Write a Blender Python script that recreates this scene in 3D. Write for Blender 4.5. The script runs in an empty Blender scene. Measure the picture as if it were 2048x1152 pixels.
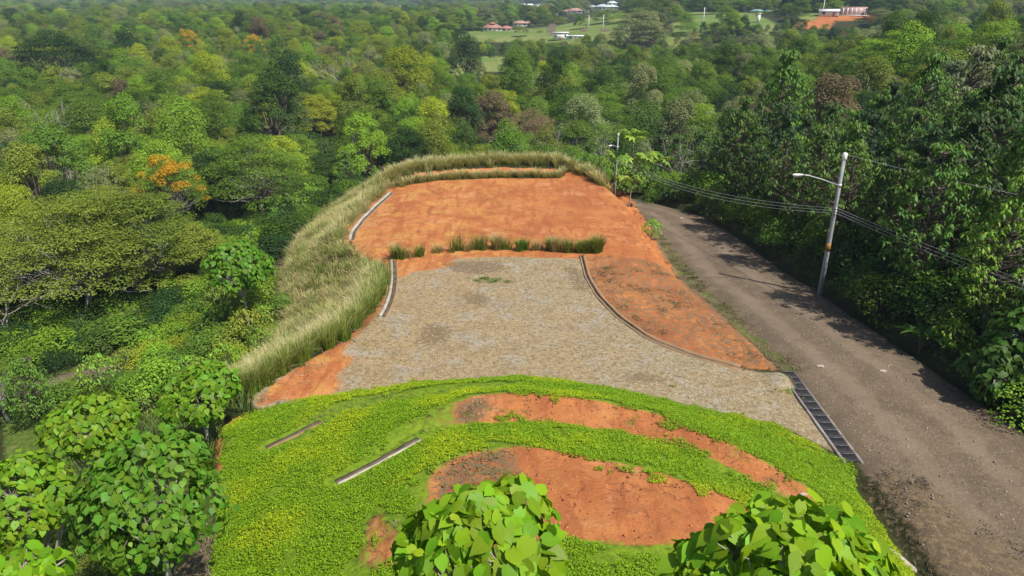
import bpy, math, random
import numpy as np
from mathutils import Vector, Matrix
from mathutils.geometry import delaunay_2d_cdt

rng = np.random.default_rng(11)
random.seed(11)
SC = bpy.context.scene
COL = SC.collection

# ------------------------------------------------------------------ camera, sky, sun, exposure
CAM_H = 17.0
PITCH = math.radians(22.5)
FPX = 1400.0                      # focal length in pixels of the 2048 px wide photograph
cam_data = bpy.data.cameras.new("camera")
cam_data.sensor_width = 36.0
cam_data.lens = FPX / 2048.0 * 36.0
cam_data.clip_start = 0.1
cam_data.clip_end = 20000.0
cam = bpy.data.objects.new("camera", cam_data)
COL.objects.link(cam)
cam.location = (0, 0, CAM_H)
cam.rotation_euler = (math.pi / 2 - PITCH, 0, 0)
SC.camera = cam

SUN_EL = math.radians(54)
SUN_AZ = math.radians(-42)         # measured from +X (right of the picture) towards +Y (away)
to_sun = Vector((math.cos(SUN_EL) * math.cos(SUN_AZ), math.cos(SUN_EL) * math.sin(SUN_AZ), math.sin(SUN_EL)))
world = bpy.data.worlds.new("World")
SC.world = world
world.use_nodes = True
wn = world.node_tree
wn.nodes.clear()
sky = wn.nodes.new("ShaderNodeTexSky")
sky.sky_type = 'NISHITA'
sky.sun_disc = False
sky.sun_elevation = SUN_EL
sky.sun_rotation = math.atan2(to_sun.x, to_sun.y)
sky.air_density = 1.0
sky.dust_density = 1.5
bg = wn.nodes.new("ShaderNodeBackground")
bg.inputs["Strength"].default_value = 0.095
wo = wn.nodes.new("ShaderNodeOutputWorld")
wn.links.new(sky.outputs[0], bg.inputs[0])
wn.links.new(bg.outputs[0], wo.inputs[0])

sun_data = bpy.data.lights.new("sun", 'SUN')
sun_data.energy = 4.8
sun_data.angle = math.radians(0.6)
sun_data.color = (1.0, 0.95, 0.86)
sun = bpy.data.objects.new("sun", sun_data)
COL.objects.link(sun)
sun.rotation_euler = (-to_sun).to_track_quat('-Z', 'Y').to_euler()
sun.location = (60, 10, 60)

SC.view_settings.view_transform = 'Standard'
SC.view_settings.look = 'None'
SC.view_settings.exposure = 0.34
SC.view_settings.gamma = 1.0
cy = SC.cycles
cy.max_bounces = 6
cy.diffuse_bounces = 3
cy.glossy_bounces = 2
cy.transmission_bounces = 4
cy.volume_bounces = 0
cy.transparent_max_bounces = 6
cy.caustics_reflective = False
cy.caustics_refractive = False
cy.use_denoising = True

# ------------------------------------------------------------------ numeric helpers
def S(a, b, x):
    t = np.clip((np.asarray(x, float) - a) / (b - a), 0, 1)
    return t * t * (3 - 2 * t)

_lat = np.random.default_rng(3).random((256, 256))
def noise(x, y):
    x = np.asarray(x, float); y = np.asarray(y, float)
    xi = np.floor(x).astype(int); yi = np.floor(y).astype(int)
    fx = x - xi; fy = y - yi
    fx = fx * fx * (3 - 2 * fx); fy = fy * fy * (3 - 2 * fy)
    a = _lat[xi & 255, yi & 255]; b = _lat[(xi + 1) & 255, yi & 255]
    c = _lat[xi & 255, (yi + 1) & 255]; d = _lat[(xi + 1) & 255, (yi + 1) & 255]
    return (a * (1 - fx) + b * fx) * (1 - fy) + (c * (1 - fx) + d * fx) * fy

def fbm(x, y, o=3):
    s = 0; a = 0.5; t = 0
    for i in range(o):
        s = s + a * noise(x * 2 ** i + 17 * i, y * 2 ** i + 31 * i); t += a; a *= 0.5
    return s / t

CP, SP = math.cos(PITCH), math.sin(PITCH)
def ray(px, py):
    r = px - 1024.0; u = 576.0 - py
    d = np.array([r, CP * FPX + SP * u, -SP * FPX + CP * u])
    return d / np.linalg.norm(d)

def U(px, py, z=0.0):
    """the point of the level z that the photograph shows at pixel px, py"""
    for _ in range(12 if callable(z) else 1):
        if callable(z):
            zz = 0.0 if _ == 0 else float(z(p[0], p[1]))
        else:
            zz = z
        d = ray(px, py)
        t = (zz - CAM_H) / d[2]
        p = np.array([d[0] * t, d[1] * t, zz])
    return p

def project(p):
    x, y, z = p[0], p[1], p[2] - CAM_H
    c = y * CP - z * SP; u = y * SP + z * CP
    return 1024 + FPX * x / c, 576 - FPX * u / c

def roadz(x, y):
    return -0.089 * np.clip(np.asarray(y, float) - 31, 0, 60)

# ------------------------------------------------------------------ the lie of the land
def zfar(x, y):
    x = np.asarray(x, float); y = np.asarray(y, float)
    near = -9.5 * S(7, 32, -x) + 4.5 * (1 - S(2, 18, y)) * (1 - S(9, 24, np.abs(x)))
    near = near + S(8, 18, x) * roadz(x, y)
    hill = S(21, 100, x) * 16 * (1 - 0.8 * S(110, 250, y)) + S(19.5, 26, x) * 1.2 * (1 - S(70, 100, y))
    valley = -13 + 3.0 * (noise(x / 60, y / 60) - 0.5)
    z = near * (1 - S(68, 102, y)) + valley * S(68, 102, y) + hill
    rise = S(270, 430, y) * (9 + 8 * S(-60, 160, x))
    z = z + rise + S(120, 300, y) * 6 * (fbm(x / 130 + 5, y / 130) - 0.5)
    r = np.hypot(x, y)
    z = z + S(500, 1100, r) * 14 * (fbm(x / 300, y / 300) - 0.45) + S(1200, 2800, r) * (60 + 150 * (fbm(x / 700 + 3, y / 700) - 0.4))
    return z

T0 = [(450, 852), (505, 828), (560, 808), (700, 783), (860, 762), (1050, 753), (1200, 772), (1350, 805), (1430, 822), (1560, 850), (1690, 925)]
C1 = [(462, 880), (530, 850), (600, 823), (720, 798), (860, 776), (1050, 764), (1200, 784), (1330, 812), (1430, 842), (1560, 890), (1690, 985), (1770, 1060)]
B1 = [(540, 898), (600, 872), (660, 840), (740, 808), (860, 786), (1050, 771), (1200, 790), (1300, 810)]
C2 = [(560, 1050), (640, 968), (740, 892), (800, 850), (860, 818), (940, 790), (1050, 781), (1200, 796), (1330, 826), (1480, 888), (1640, 990), (1740, 1085)]
B2 = [(600, 1030), (680, 968), (760, 925), (840, 880), (940, 853), (1050, 845), (1150, 853), (1280, 878), (1400, 922), (1520, 985), (1620, 1060)]
C3 = [(760, 1040), (820, 975), (880, 925), (940, 898), (1050, 889), (1150, 904), (1280, 940), (1400, 985), (1480, 1040), (1560, 1110)]
PTS = []
def resample(P, step=0.7):
    P = np.array(P, float); out = [P[0]]
    for a, b in zip(P[:-1], P[1:]):
        n = max(1, int(np.linalg.norm((b - a)[:2]) / step))
        for i in range(1, n + 1):
            out.append(a + (b - a) * i / n)
    return out
def line(px, z, step=0.7):
    PTS.extend(resample([U(a, b, z) for a, b in px], step))
def lineW(pts, step=0.9):
    PTS.extend(resample(pts, step))
line(T0, 0.0); line(C1, 0.75); line(B1, 0.75); line(C2, 1.75); line(B2, 1.7); line(C3, 2.7)
line([(870, 1150), (1000, 1120), (1150, 1085), (1350, 1095), (1480, 1085)], 3.3)
line([(700, 1010), (640, 1080), (600, 1152)], 2.0)
line([(445, 870), (432, 960), (425, 1060), (420, 1152)], 0.6)
lineW([(-8, 12, 3.0), (0, 11, 4.0), (8, 12, 3.4), (12, 13, 1.4)])
lineW([(-9, 4, 4.0), (0, 4, 5.0), (9, 4, 4.5)])
# the road, its banks and the ditch at its foot
RL = [(1268, 428), (1300, 470), (1352, 548), (1440, 622), (1568, 745)]
RR = [(1400, 432), (1480, 480), (1560, 540), (1640, 590), (1750, 665), (1850, 732), (1950, 802), (2048, 868)]
road_l = [U(a, b, roadz) for a, b in RL] + [np.array([13.55, 30.2, 0]), np.array([13.75, 23.0, 0]), np.array([13.9, 20.0, 0.05]), np.array([13.7, 16.5, 0.1]), np.array([13.2, 8, 0.2]), np.array([13, -6, 0.3])]
road_r = [U(a, b, roadz) for a, b in RR] + [np.array([20.6, 14.0, 0.1]), np.array([20.3, 5, 0.2]), np.array([20.2, -6, 0.3])]
far_l = [np.array([-16, 93, -8.5]), np.array([-4, 84.5, -6.8]), np.array([6.0, 76.5, -5.0])]
far_r = [np.array([-10, 97, -8.7]), np.array([4, 90, -6.9]), np.array([15, 79, -4.6])]
road_l = far_l + road_l; road_r = far_r + road_r
lineW(road_l); lineW(road_r)
mid = [(a + b) / 2 for a, b in zip(resample(road_l, 3)[::1], resample(road_r, 3)[::1])]
for t in (0.25, 0.5, 0.75):
    L = resample(road_l, 1.0); R = resample(road_r, 1.0)
    for i in range(len(L)):
        q = L[i]; w = R[int(i * (len(R) - 1) / (len(L) - 1))]
        m = q + (w - q) * t; m[2] += 0.06; PTS.append(m)
lineW([p + np.array([0.5, 0.2, -0.22]) for p in road_r])          # open ditch beyond the road edge
lineW([p + np.array([1.1, 0.4, 0.28]) for p in road_r])
lineW([p + np.array([3.2, 0.8, 0.5]) for p in road_r])
lineW([(13.35, 22.2, -0.55), (13.4, 19.5, -0.55), (13.3, 16.5, -0.5), (12.9, 8, -0.3)])
lineW([(12.75, 22.0, 0.05), (12.7, 19.5, 0.1), (12.5, 16.5, 0.15), (12.1, 8, 0.5)])
# earth bank between the far terrace and the road
PADZ = -0.5
PADR = [(1198, 360), (1238, 400), (1272, 455), (1305, 510), (1330, 540)]
line(PADR, PADZ, 0.5)
PADN = [(705, 497), (780, 517), (900, 508), (1000, 502), (1170, 508), (1215, 508), (1300, 530)]
line(PADN, -0.02)
PADL = [(792, 374), (735, 425), (697, 470), (700, 492)]
line(PADL, PADZ, 0.5)
PADF = [(792, 374), (880, 362), (1000, 357), (1120, 358), (1198, 360)]
line(PADF, PADZ)
line([(770, 366), (870, 347), (1000, 341), (1120, 342), (1215, 352)], PADZ + 0.3)
line([(765, 360), (865, 338), (1000, 331), (1120, 333), (1200, 345)], PADZ + 0.25)
line([(768, 355), (865, 330), (1000, 322), (1110, 324), (1190, 338)], PADZ + 0.9)
line([(740, 360), (850, 322), (1000, 312), (1130, 316), (1215, 345)], PADZ - 2.2)
line([(745, 350), (860, 310), (1000, 299), (1130, 303), (1230, 335)], -7.0)
# lot
LOTN = [(785, 512), (900, 503), (1000, 498), (1168, 505)]
line([(785, 524), (900, 515), (1000, 509), (1168, 513)], 0.0)
CURB_R = [(1167, 512), (1178, 555), (1200, 592), (1240, 634), (1300, 676), (1380, 708), (1480, 735), (1555, 746)]
line(CURB_R, 0.02)
LOTL = [(490, 802), (560, 752), (670, 695), (735, 652), (768, 600), (776, 528)]
line(LOTL, 0.0)
RAMP_R = [(1335, 545), (1400, 590), (1470, 655), (1558, 742)]
def rampz(x, y): return roadz(x, y) + 0.32
PTS.extend(resample([U(a, b, rampz) for a, b in RAMP_R]))
PTS.extend(resample([U(a + 12, b + 2, lambda x, y: roadz(x, y) - 0.3) for a, b in RAMP_R[1:]]))
for px, py in [(800, 560), (850, 600), (950, 560), (1050, 570), (1130, 560), (850, 680), (950, 650), (1050, 640), (1150, 640), (750, 720), (700, 750), (860, 730), (1000, 710), (1150, 710), (1300, 740), (1430, 780), (1550, 800), (1620, 840), (950, 540), (640, 760)]:
    PTS.append(U(px, py, 0.0))
for px, py in [(760, 450), (850, 400), (950, 400), (1050, 400), (1150, 400), (850, 460), (950, 460), (1050, 460), (1180, 450), (1230, 480), (900, 490), (800, 490), (1100, 490)]:
    PTS.append(U(px, py, -0.05 - 0.42 * float(S(500, 400, -0 + 0) if False else np.clip((500 - py) / 100, 0, 1))))
# the grassed slope on the left, falling away
line([(470, 790), (540, 745), (650, 688), (715, 645), (748, 598), (755, 530), (690, 500), (672, 470), (715, 420), (775, 368)], -0.35)
SLOPE_FOOT = [(400, 850), (425, 780), (500, 715), (570, 660), (562, 560), (585, 490), (650, 425), (735, 372)]
line(SLOPE_FOOT, -4.3)
line([(250, 850), (300, 770), (360, 700), (430, 640), (480, 560), (520, 490)], -6.6)
line([(60, 800), (140, 775), (235, 738), (300, 705), (330, 690)], -7.6)
line([(40, 770), (130, 745), (230, 712), (300, 690)], -7.6)
line([(330, 860), (250, 960), (180, 1080)], -3.5)
line([(380, 1000), (350, 1100), (330, 1160)], -0.6)
core = np.array(PTS)
GX0, GX1, GY0, GY1, GS = -46.0, 46.0, -6.0, 106.0, 0.2
gx = np.arange(GX0, GX1 + 1e-6, GS); gy = np.arange(GY0, GY1 + 1e-6, GS)
for x in np.arange(GX0 - 12, GX1 + 13, 5.0):
    for y in np.arange(GY0 - 12, GY1 + 13, 5.0):
        if np.min((core[:, 0] - x) ** 2 + (core[:, 1] - y) ** 2) > 45:
            PTS.append(np.array([x, y, float(zfar(x, y))]))
P = np.array(PTS)
P = P[(np.abs(P[:, 0]) < 60) & (P[:, 1] > -20) & (P[:, 1] < 121)]
_, idx = np.unique(np.round(P[:, :2] * 4).astype(int), axis=0, return_index=True)
P = P[idx]
vo, eo, fo, ov, oe, of = delaunay_2d_cdt([Vector((p[0], p[1])) for p in P], [], [], 0, 1e-5)
pz = np.array([P[o[0], 2] if o else 0.0 for o in ov])
pv = np.array([(v.x, v.y) for v in vo])
H = zfar(gx[None, :], gy[:, None]) * 1.0
for f in fo:
    a, b, c = pv[f[0]], pv[f[1]], pv[f[2]]
    i0 = max(0, int(math.ceil((min(a[0], b[0], c[0]) - GX0) / GS))); i1 = min(len(gx) - 1, int((max(a[0], b[0], c[0]) - GX0) / GS))
    j0 = max(0, int(math.ceil((min(a[1], b[1], c[1]) - GY0) / GS))); j1 = min(len(gy) - 1, int((max(a[1], b[1], c[1]) - GY0) / GS))
    if i1 < i0 or j1 < j0: continue
    X, Y = np.meshgrid(gx[i0:i1 + 1], gy[j0:j1 + 1])
    det = (b[1] - c[1]) * (a[0] - c[0]) + (c[0] - b[0]) * (a[1] - c[1])
    if abs(det) < 1e-9: continue
    l0 = ((b[1] - c[1]) * (X - c[0]) + (c[0] - b[0]) * (Y - c[1])) / det
    l1 = ((c[1] - a[1]) * (X - c[0]) + (a[0] - c[0]) * (Y - c[1])) / det
    l2 = 1 - l0 - l1
    m = (l0 >= -1e-6) & (l1 >= -1e-6) & (l2 >= -1e-6)
    Hs = H[j0:j1 + 1, i0:i1 + 1]
    Hs[m] = (l0 * pz[f[0]] + l1 * pz[f[1]] + l2 * pz[f[2]])[m]
def blur(A, n=1):
    for _ in range(n):
        B = np.pad(A, 1, mode='edge')
        A = (B[:-2, 1:-1] + B[2:, 1:-1] + B[1:-1, :-2] + B[1:-1, 2:] + 2 * B[1:-1, 1:-1]) / 6
    return A
H = blur(H, 2)
GXX, GYY = np.meshgrid(gx, gy)
# meet the far country at the rim
rim = np.minimum(np.minimum(GXX - GX0, GX1 - GXX), np.minimum(GYY - GY0, GY1 - GYY))
wr = S(0, 5, rim)
H = H * wr + zfar(GXX, GYY) * (1 - wr)

def height(x, y):
    x = np.asarray(x, float); y = np.asarray(y, float)
    ins = (x > GX0) & (x < GX1) & (y > GY0) & (y < GY1)
    u = np.clip((x - GX0) / GS, 0, len(gx) - 1.001); v = np.clip((y - GY0) / GS, 0, len(gy) - 1.001)
    i = u.astype(int); j = v.astype(int); fu = u - i; fv = v - j
    h = (H[j, i] * (1 - fu) + H[j, i + 1] * fu) * (1 - fv) + (H[j + 1, i] * (1 - fu) + H[j + 1, i + 1] * fu) * fv
    return np.where(ins, h, zfar(x, y))

def hits(pix, tmax=6000):
    """where on the land the photograph's pixels fall"""
    D = np.array([ray(a, b) for a, b in pix]); o = np.array([0, 0, CAM_H]); n = len(D)
    lo = np.full(n, 4.0); hi = np.full(n, np.nan); t = 4.0; prev = t
    while t < tmax and np.isnan(hi).any():
        q = np.nonzero(np.isnan(hi))[0]; p = o + D[q] * t
        under = p[:, 2] < height(p[:, 0], p[:, 1])
        hi[q[under]] = t; lo[q[under]] = prev
        prev = t; t += max(0.2, t * 0.014)
    miss = np.isnan(hi); hi[miss] = tmax; lo[miss] = tmax
    for _ in range(16):
        m = (lo + hi) / 2; p = o + D * m[:, None]; under = p[:, 2] < height(p[:, 0], p[:, 1])
        hi = np.where(under, m, hi); lo = np.where(under, lo, m)
    p = o + D * hi[:, None]; p[:, 2] = height(p[:, 0], p[:, 1])
    return p
def hit(px, py): return hits([(px, py)])[0]

def inpoly(X, Y, poly):
    poly = np.asarray(poly)[:, :2]
    X = np.asarray(X, float); Y = np.asarray(Y, float)
    r = np.zeros(X.shape, bool)
    bx = (X >= poly[:, 0].min()) & (X <= poly[:, 0].max()) & (Y >= poly[:, 1].min()) & (Y <= poly[:, 1].max())
    x = X[bx]; y = Y[bx]; q = np.zeros(x.shape, bool)
    n = len(poly)
    for i in range(n):
        x0, y0 = poly[i]; x1, y1 = poly[(i + 1) % n]
        if y0 == y1: continue
        c = ((y0 > y) != (y1 > y)) & (x < (x1 - x0) * (y - y0) / (y1 - y0) + x0)
        q ^= c
    r[bx] = q
    return r

def W(pix): return hits(pix)[:, :2]
def mask(poly, n=2):
    return blur(inpoly(GXX, GYY, poly).astype(float), n)
def at(A, x, y):
    i = np.clip(((np.asarray(x) - GX0) / GS + 0.5).astype(int), 0, len(gx) - 1); j = np.clip(((np.asarray(y) - GY0) / GS + 0.5).astype(int), 0, len(gy) - 1)
    ins = (x > GX0) & (x < GX1) & (y > GY0) & (y < GY1)
    return np.where(ins, A[j, i], 0.0)

road_poly = np.array([p[:2] for p in road_l] + [p[:2] for p in road_r[::-1]])
lot_poly = W([(785, 521), (900, 513), (1000, 507), (1167, 512)] + CURB_R[1:] + [(1570, 747), (1692, 918)] + T0[::-1][1:-1] + [(520, 822)] + LOTL)
pad_poly = W([(792, 373), (880, 361), (1000, 356), (1120, 357), (1198, 359), (1238, 400), (1272, 455), (1305, 510), (1332, 540), (1215, 509), (1170, 507), (1000, 502), (900, 508), (780, 517), (712, 500), (700, 470), (735, 425)])
strip_poly = W([(800, 352), (870, 341), (1000, 335), (1120, 337), (1190, 347), (1120, 345), (1000, 343), (870, 349)])
ramp_poly = W([(1167, 512), (1215, 512), (1340, 545), (1400, 588), (1470, 655), (1560, 744), (1480, 735), (1380, 708), (1300, 676), (1240, 634), (1200, 592), (1178, 555)])
bank_poly = W([(1198, 359), (1238, 400), (1272, 455), (1305, 510), (1332, 540), (1362, 556), (1345, 530), (1310, 470), (1275, 420), (1225, 370)])
green_poly = np.vstack([W(T0 + [(1712, 935)]), np.array([[13.0, 21.5], [13.0, 19.0], [12.9, 16.5], [12.5, 12], [12.3, 8], [11, 4], [-9, 4], [-10.2, 12]]), W([(424, 1140), (428, 1060), (440, 960), (445, 880)])])
bench1_poly = W([(545, 895), (600, 850), (660, 815), (740, 790), (860, 772), (960, 765), (1080, 767), (960, 779), (860, 790), (760, 810), (660, 852), (600, 884)])
bench2_poly = W([(925, 850), (915, 825), (930, 802), (960, 788), (1050, 785), (1200, 801), (1330, 832), (1480, 895), (1600, 965), (1665, 1018), (1600, 1008), (1480, 945), (1380, 898), (1250, 866), (1150, 850), (1050, 842), (960, 848)])
patch_poly = W([(905, 915), (960, 897), (1050, 893), (1150, 908), (1290, 938), (1420, 978), (1480, 1005), (1535, 1025), (1570, 1070), (1520, 1105), (1350, 1092), (1200, 1086), (1100, 1070), (1040, 1090), (900, 1100), (850, 1010), (860, 950)])
patchl_poly = W([(700, 1150), (715, 1060), (735, 1020), (775, 1010), (790, 1050), (850, 1060), (880, 1150)])
fringe_poly = W([(850, 1010), (860, 950), (905, 912), (960, 900), (1030, 896), (1060, 960), (1070, 1010), (900, 1080), (800, 1100), (760, 1060)])
straw_poly = W([(330, 1160), (350, 1090), (390, 1060), (432, 1050), (428, 1160)])
leftsoil_poly = W([(440, 860), (500, 822), (480, 850), (455, 900), (440, 960), (430, 1000), (425, 960)])
corner_poly = W([(545, 808), (590, 760), (640, 722), (690, 706), (720, 715), (680, 740), (660, 760), (700, 778), (620, 795)])
corner2_poly = W([(785, 530), (900, 518), (920, 530), (830, 545), (795, 560)])
left_edge_poly = W([(735, 655), (690, 700), (600, 760), (545, 805), (500, 820), (540, 770), (640, 708), (710, 660), (752, 600), (760, 535), (776, 525), (785, 560), (770, 620)])
padl_edge_poly = W([(795, 368), (735, 420), (697, 468), (698, 495), (685, 480), (690, 455), (730, 405), (770, 370)])
stain_polys = [W(q) for q in ([(880, 522), (960, 518), (1015, 524), (1020, 545), (950, 552), (890, 545)], [(1120, 528), (1162, 530), (1178, 560), (1192, 590), (1150, 585), (1130, 560)], [(905, 590), (960, 580), (1000, 600), (950, 625)], [(840, 640), (920, 650), (900, 690), (820, 700)], [(1250, 735), (1360, 750), (1330, 775), (1230, 765)])]
gap_poly = W([(690, 488), (705, 495), (780, 510), (900, 502), (1000, 496), (1170, 502), (1215, 504), (1300, 526), (1345, 550), (1210, 517), (1168, 517), (1000, 512), (900, 518), (785, 529), (700, 507)])
bench2l_poly = W([(690, 962), (745, 898), (800, 848), (870, 812), (960, 792), (985, 800), (970, 842), (860, 868), (790, 905)])
path_poly = W([(40, 800), (120, 782), (200, 762), (242, 745), (245, 728), (180, 738), (110, 752), (30, 775)])
slope_poly = np.vstack([W([(790, 366), (735, 412), (688, 465), (690, 500), (752, 530), (752, 590), (720, 640), (655, 690), (560, 745), (480, 800), (440, 800)]), W([(450, 770), (520, 715), (575, 665), (566, 560), (590, 490), (655, 425), (740, 368)])])
verge_poly = np.vstack([[p[:2] + np.array([0.9, 0.2]) for p in road_r[2:]], [p[:2] + np.array([3.4, 0.8]) for p in road_r[2:]][::-1]])
rverge_poly = W([(1300, 470), (1320, 462), (1400, 560), (1460, 610), (1530, 680), (1620, 745), (1560, 742), (1470, 655), (1400, 592), (1350, 548)])
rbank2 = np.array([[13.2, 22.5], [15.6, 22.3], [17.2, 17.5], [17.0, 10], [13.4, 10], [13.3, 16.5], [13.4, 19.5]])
dead_grass_bank = rbank2  # bank of brown dead grass beside the road

M_lot = mask(lot_poly, 5); M_road = mask(road_poly, 4); M_pad = mask(pad_poly, 2)
M_ramp = mask(ramp_poly, 2); M_bank = mask(bank_poly, 2)
M_green = mask(green_poly, 3) * (1 - 0.45 * mask(bench2l_poly, 5)) * (1 - 0.4 * mask(bench1_poly, 3)) * (1 - mask(bench2_poly, 12)) * (1 - mask(patch_poly, 14)) * (1 - mask(patchl_poly, 6) * 0.62)
M_orange = np.clip(mask(gap_poly, 2) * 1.2 + 0.5 * mask(bench2l_poly, 6) + 0.42 * mask(bench1_poly, 3) + 1.3 * mask(bench2_poly, 10) + 1.3 * mask(patch_poly, 10) + M_pad + mask(strip_poly, 1) + mask(corner_poly, 26) * 1.15 + mask(corner2_poly, 3) * 0.8 + M_bank + 0.95 * mask(leftsoil_poly, 2) + 0.6 * mask(left_edge_poly, 2) + 0.8 * mask(padl_edge_poly, 1) + 0.66 * mask(patchl_poly, 6) + M_ramp * 0.82, 0, 1)
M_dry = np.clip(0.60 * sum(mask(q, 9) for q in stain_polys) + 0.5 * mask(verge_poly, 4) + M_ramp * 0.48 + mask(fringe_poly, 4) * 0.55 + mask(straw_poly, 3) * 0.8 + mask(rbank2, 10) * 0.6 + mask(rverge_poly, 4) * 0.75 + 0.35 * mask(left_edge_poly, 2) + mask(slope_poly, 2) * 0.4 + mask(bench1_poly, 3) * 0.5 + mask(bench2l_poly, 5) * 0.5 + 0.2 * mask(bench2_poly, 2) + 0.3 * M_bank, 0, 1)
M_moss = np.clip(0.5 * mask(verge_poly, 4) + 0.5 * mask(rverge_poly, 4) + 0.35 * mask(bench1_poly, 2) + 0.25 * mask(bench2_poly, 2), 0, 1)
M_path = mask(path_poly, 3)
lv = np.clip(S(8, 14, -GXX) * S(5, 12, GYY) * (1 - S(62, 80, GYY)), 0, 1)   # weedy slope left of the lot
weed_poly = W([(240, 860), (330, 830), (455, 800), (480, 770), (560, 700), (570, 650), (560, 560), (540, 540), (440, 590), (410, 640), (330, 690), (250, 705), (130, 740), (20, 770), (0, 800), (0, 1150), (420, 1150), (430, 900)])
M_weed = mask(weed_poly, 5) * (1 - M_lot) * (1 - M_orange) * (1 - M_path)

# ------------------------------------------------------------------ materials
def mat(name):
    m = bpy.data.materials.new(name); m.use_nodes = True
    nt = m.node_tree; nt.nodes.clear()
    return m, nt, nt.nodes, nt.links
class NB:
    """little node builder"""
    def __init__(s, name):
        s.m, s.nt, s.n, s.l = mat(name)
        s.out = s.n.new("ShaderNodeOutputMaterial")
    def node(s, t, **kw):
        n = s.n.new(t)
        for k, v in kw.items(): setattr(n, k, v)
        return n
    def put(s, sock, v):
        if hasattr(v, "links") or isinstance(v, bpy.types.NodeSocket): s.l.new(v, sock)
        else:
            if isinstance(v, tuple) and len(v) == 3 and sock.type == 'RGBA': v = (*v, 1)
            sock.default_value = v
    def noise(s, scale, detail=3, rough=0.55, vec=None, dist=0.0):
        n = s.node("ShaderNodeTexNoise"); n.inputs["Scale"].default_value = scale; n.inputs["Detail"].default_value = detail
        n.inputs["Roughness"].default_value = rough; n.inputs["Distortion"].default_value = dist
        if vec is not None: s.l.new(vec, n.inputs["Vector"])
        return n.outputs["Fac"]
    def ramp(s, v, lo, hi):
        n = s.node("ShaderNodeMapRange"); n.interpolation_type = 'SMOOTHSTEP'
        s.put(n.inputs[0], v); n.inputs[1].default_value = lo; n.inputs[2].default_value = hi
        return n.outputs[0]
    def math(s, op, a, b=0.0, c=0.0):
        n = s.node("ShaderNodeMath", operation=op); s.put(n.inputs[0], a); s.put(n.inputs[1], b)
        s.put(n.inputs[2], c)
        return n.outputs[0]
    def mix(s, f, a, b, blend='MIX'):
        n = s.node("ShaderNodeMix", data_type='RGBA', blend_type=blend)
        s.put(n.inputs[0], f); s.put(n.inputs[6], a); s.put(n.inputs[7], b)
        return n.outputs[2]
    def attr(s, name):
        n = s.node("ShaderNodeAttribute", attribute_name=name)
        return n
    def principled(s, col, rough=0.8, spec=0.3, normal=None, metal=0.0):
        n = s.node("ShaderNodeBsdfPrincipled"); s.put(n.inputs["Base Color"], col); s.put(n.inputs["Roughness"], rough)
        n.inputs["Specular IOR Level"].default_value = spec; n.inputs["Metallic"].default_value = metal
        if normal is not None: s.l.new(normal, n.inputs["Normal"])
        s.l.new(n.outputs[0], s.out.inputs[0]); return n
    def bump(s, h, strength=0.3, dist=0.05):
        n = s.node("ShaderNodeBump"); n.inputs["Strength"].default_value = strength; n.inputs["Distance"].default_value = dist
        s.put(n.inputs["Height"], h); return n.outputs[0]
    def pos(s):
        return s.node("ShaderNodeNewGeometry").outputs["Position"]

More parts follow.
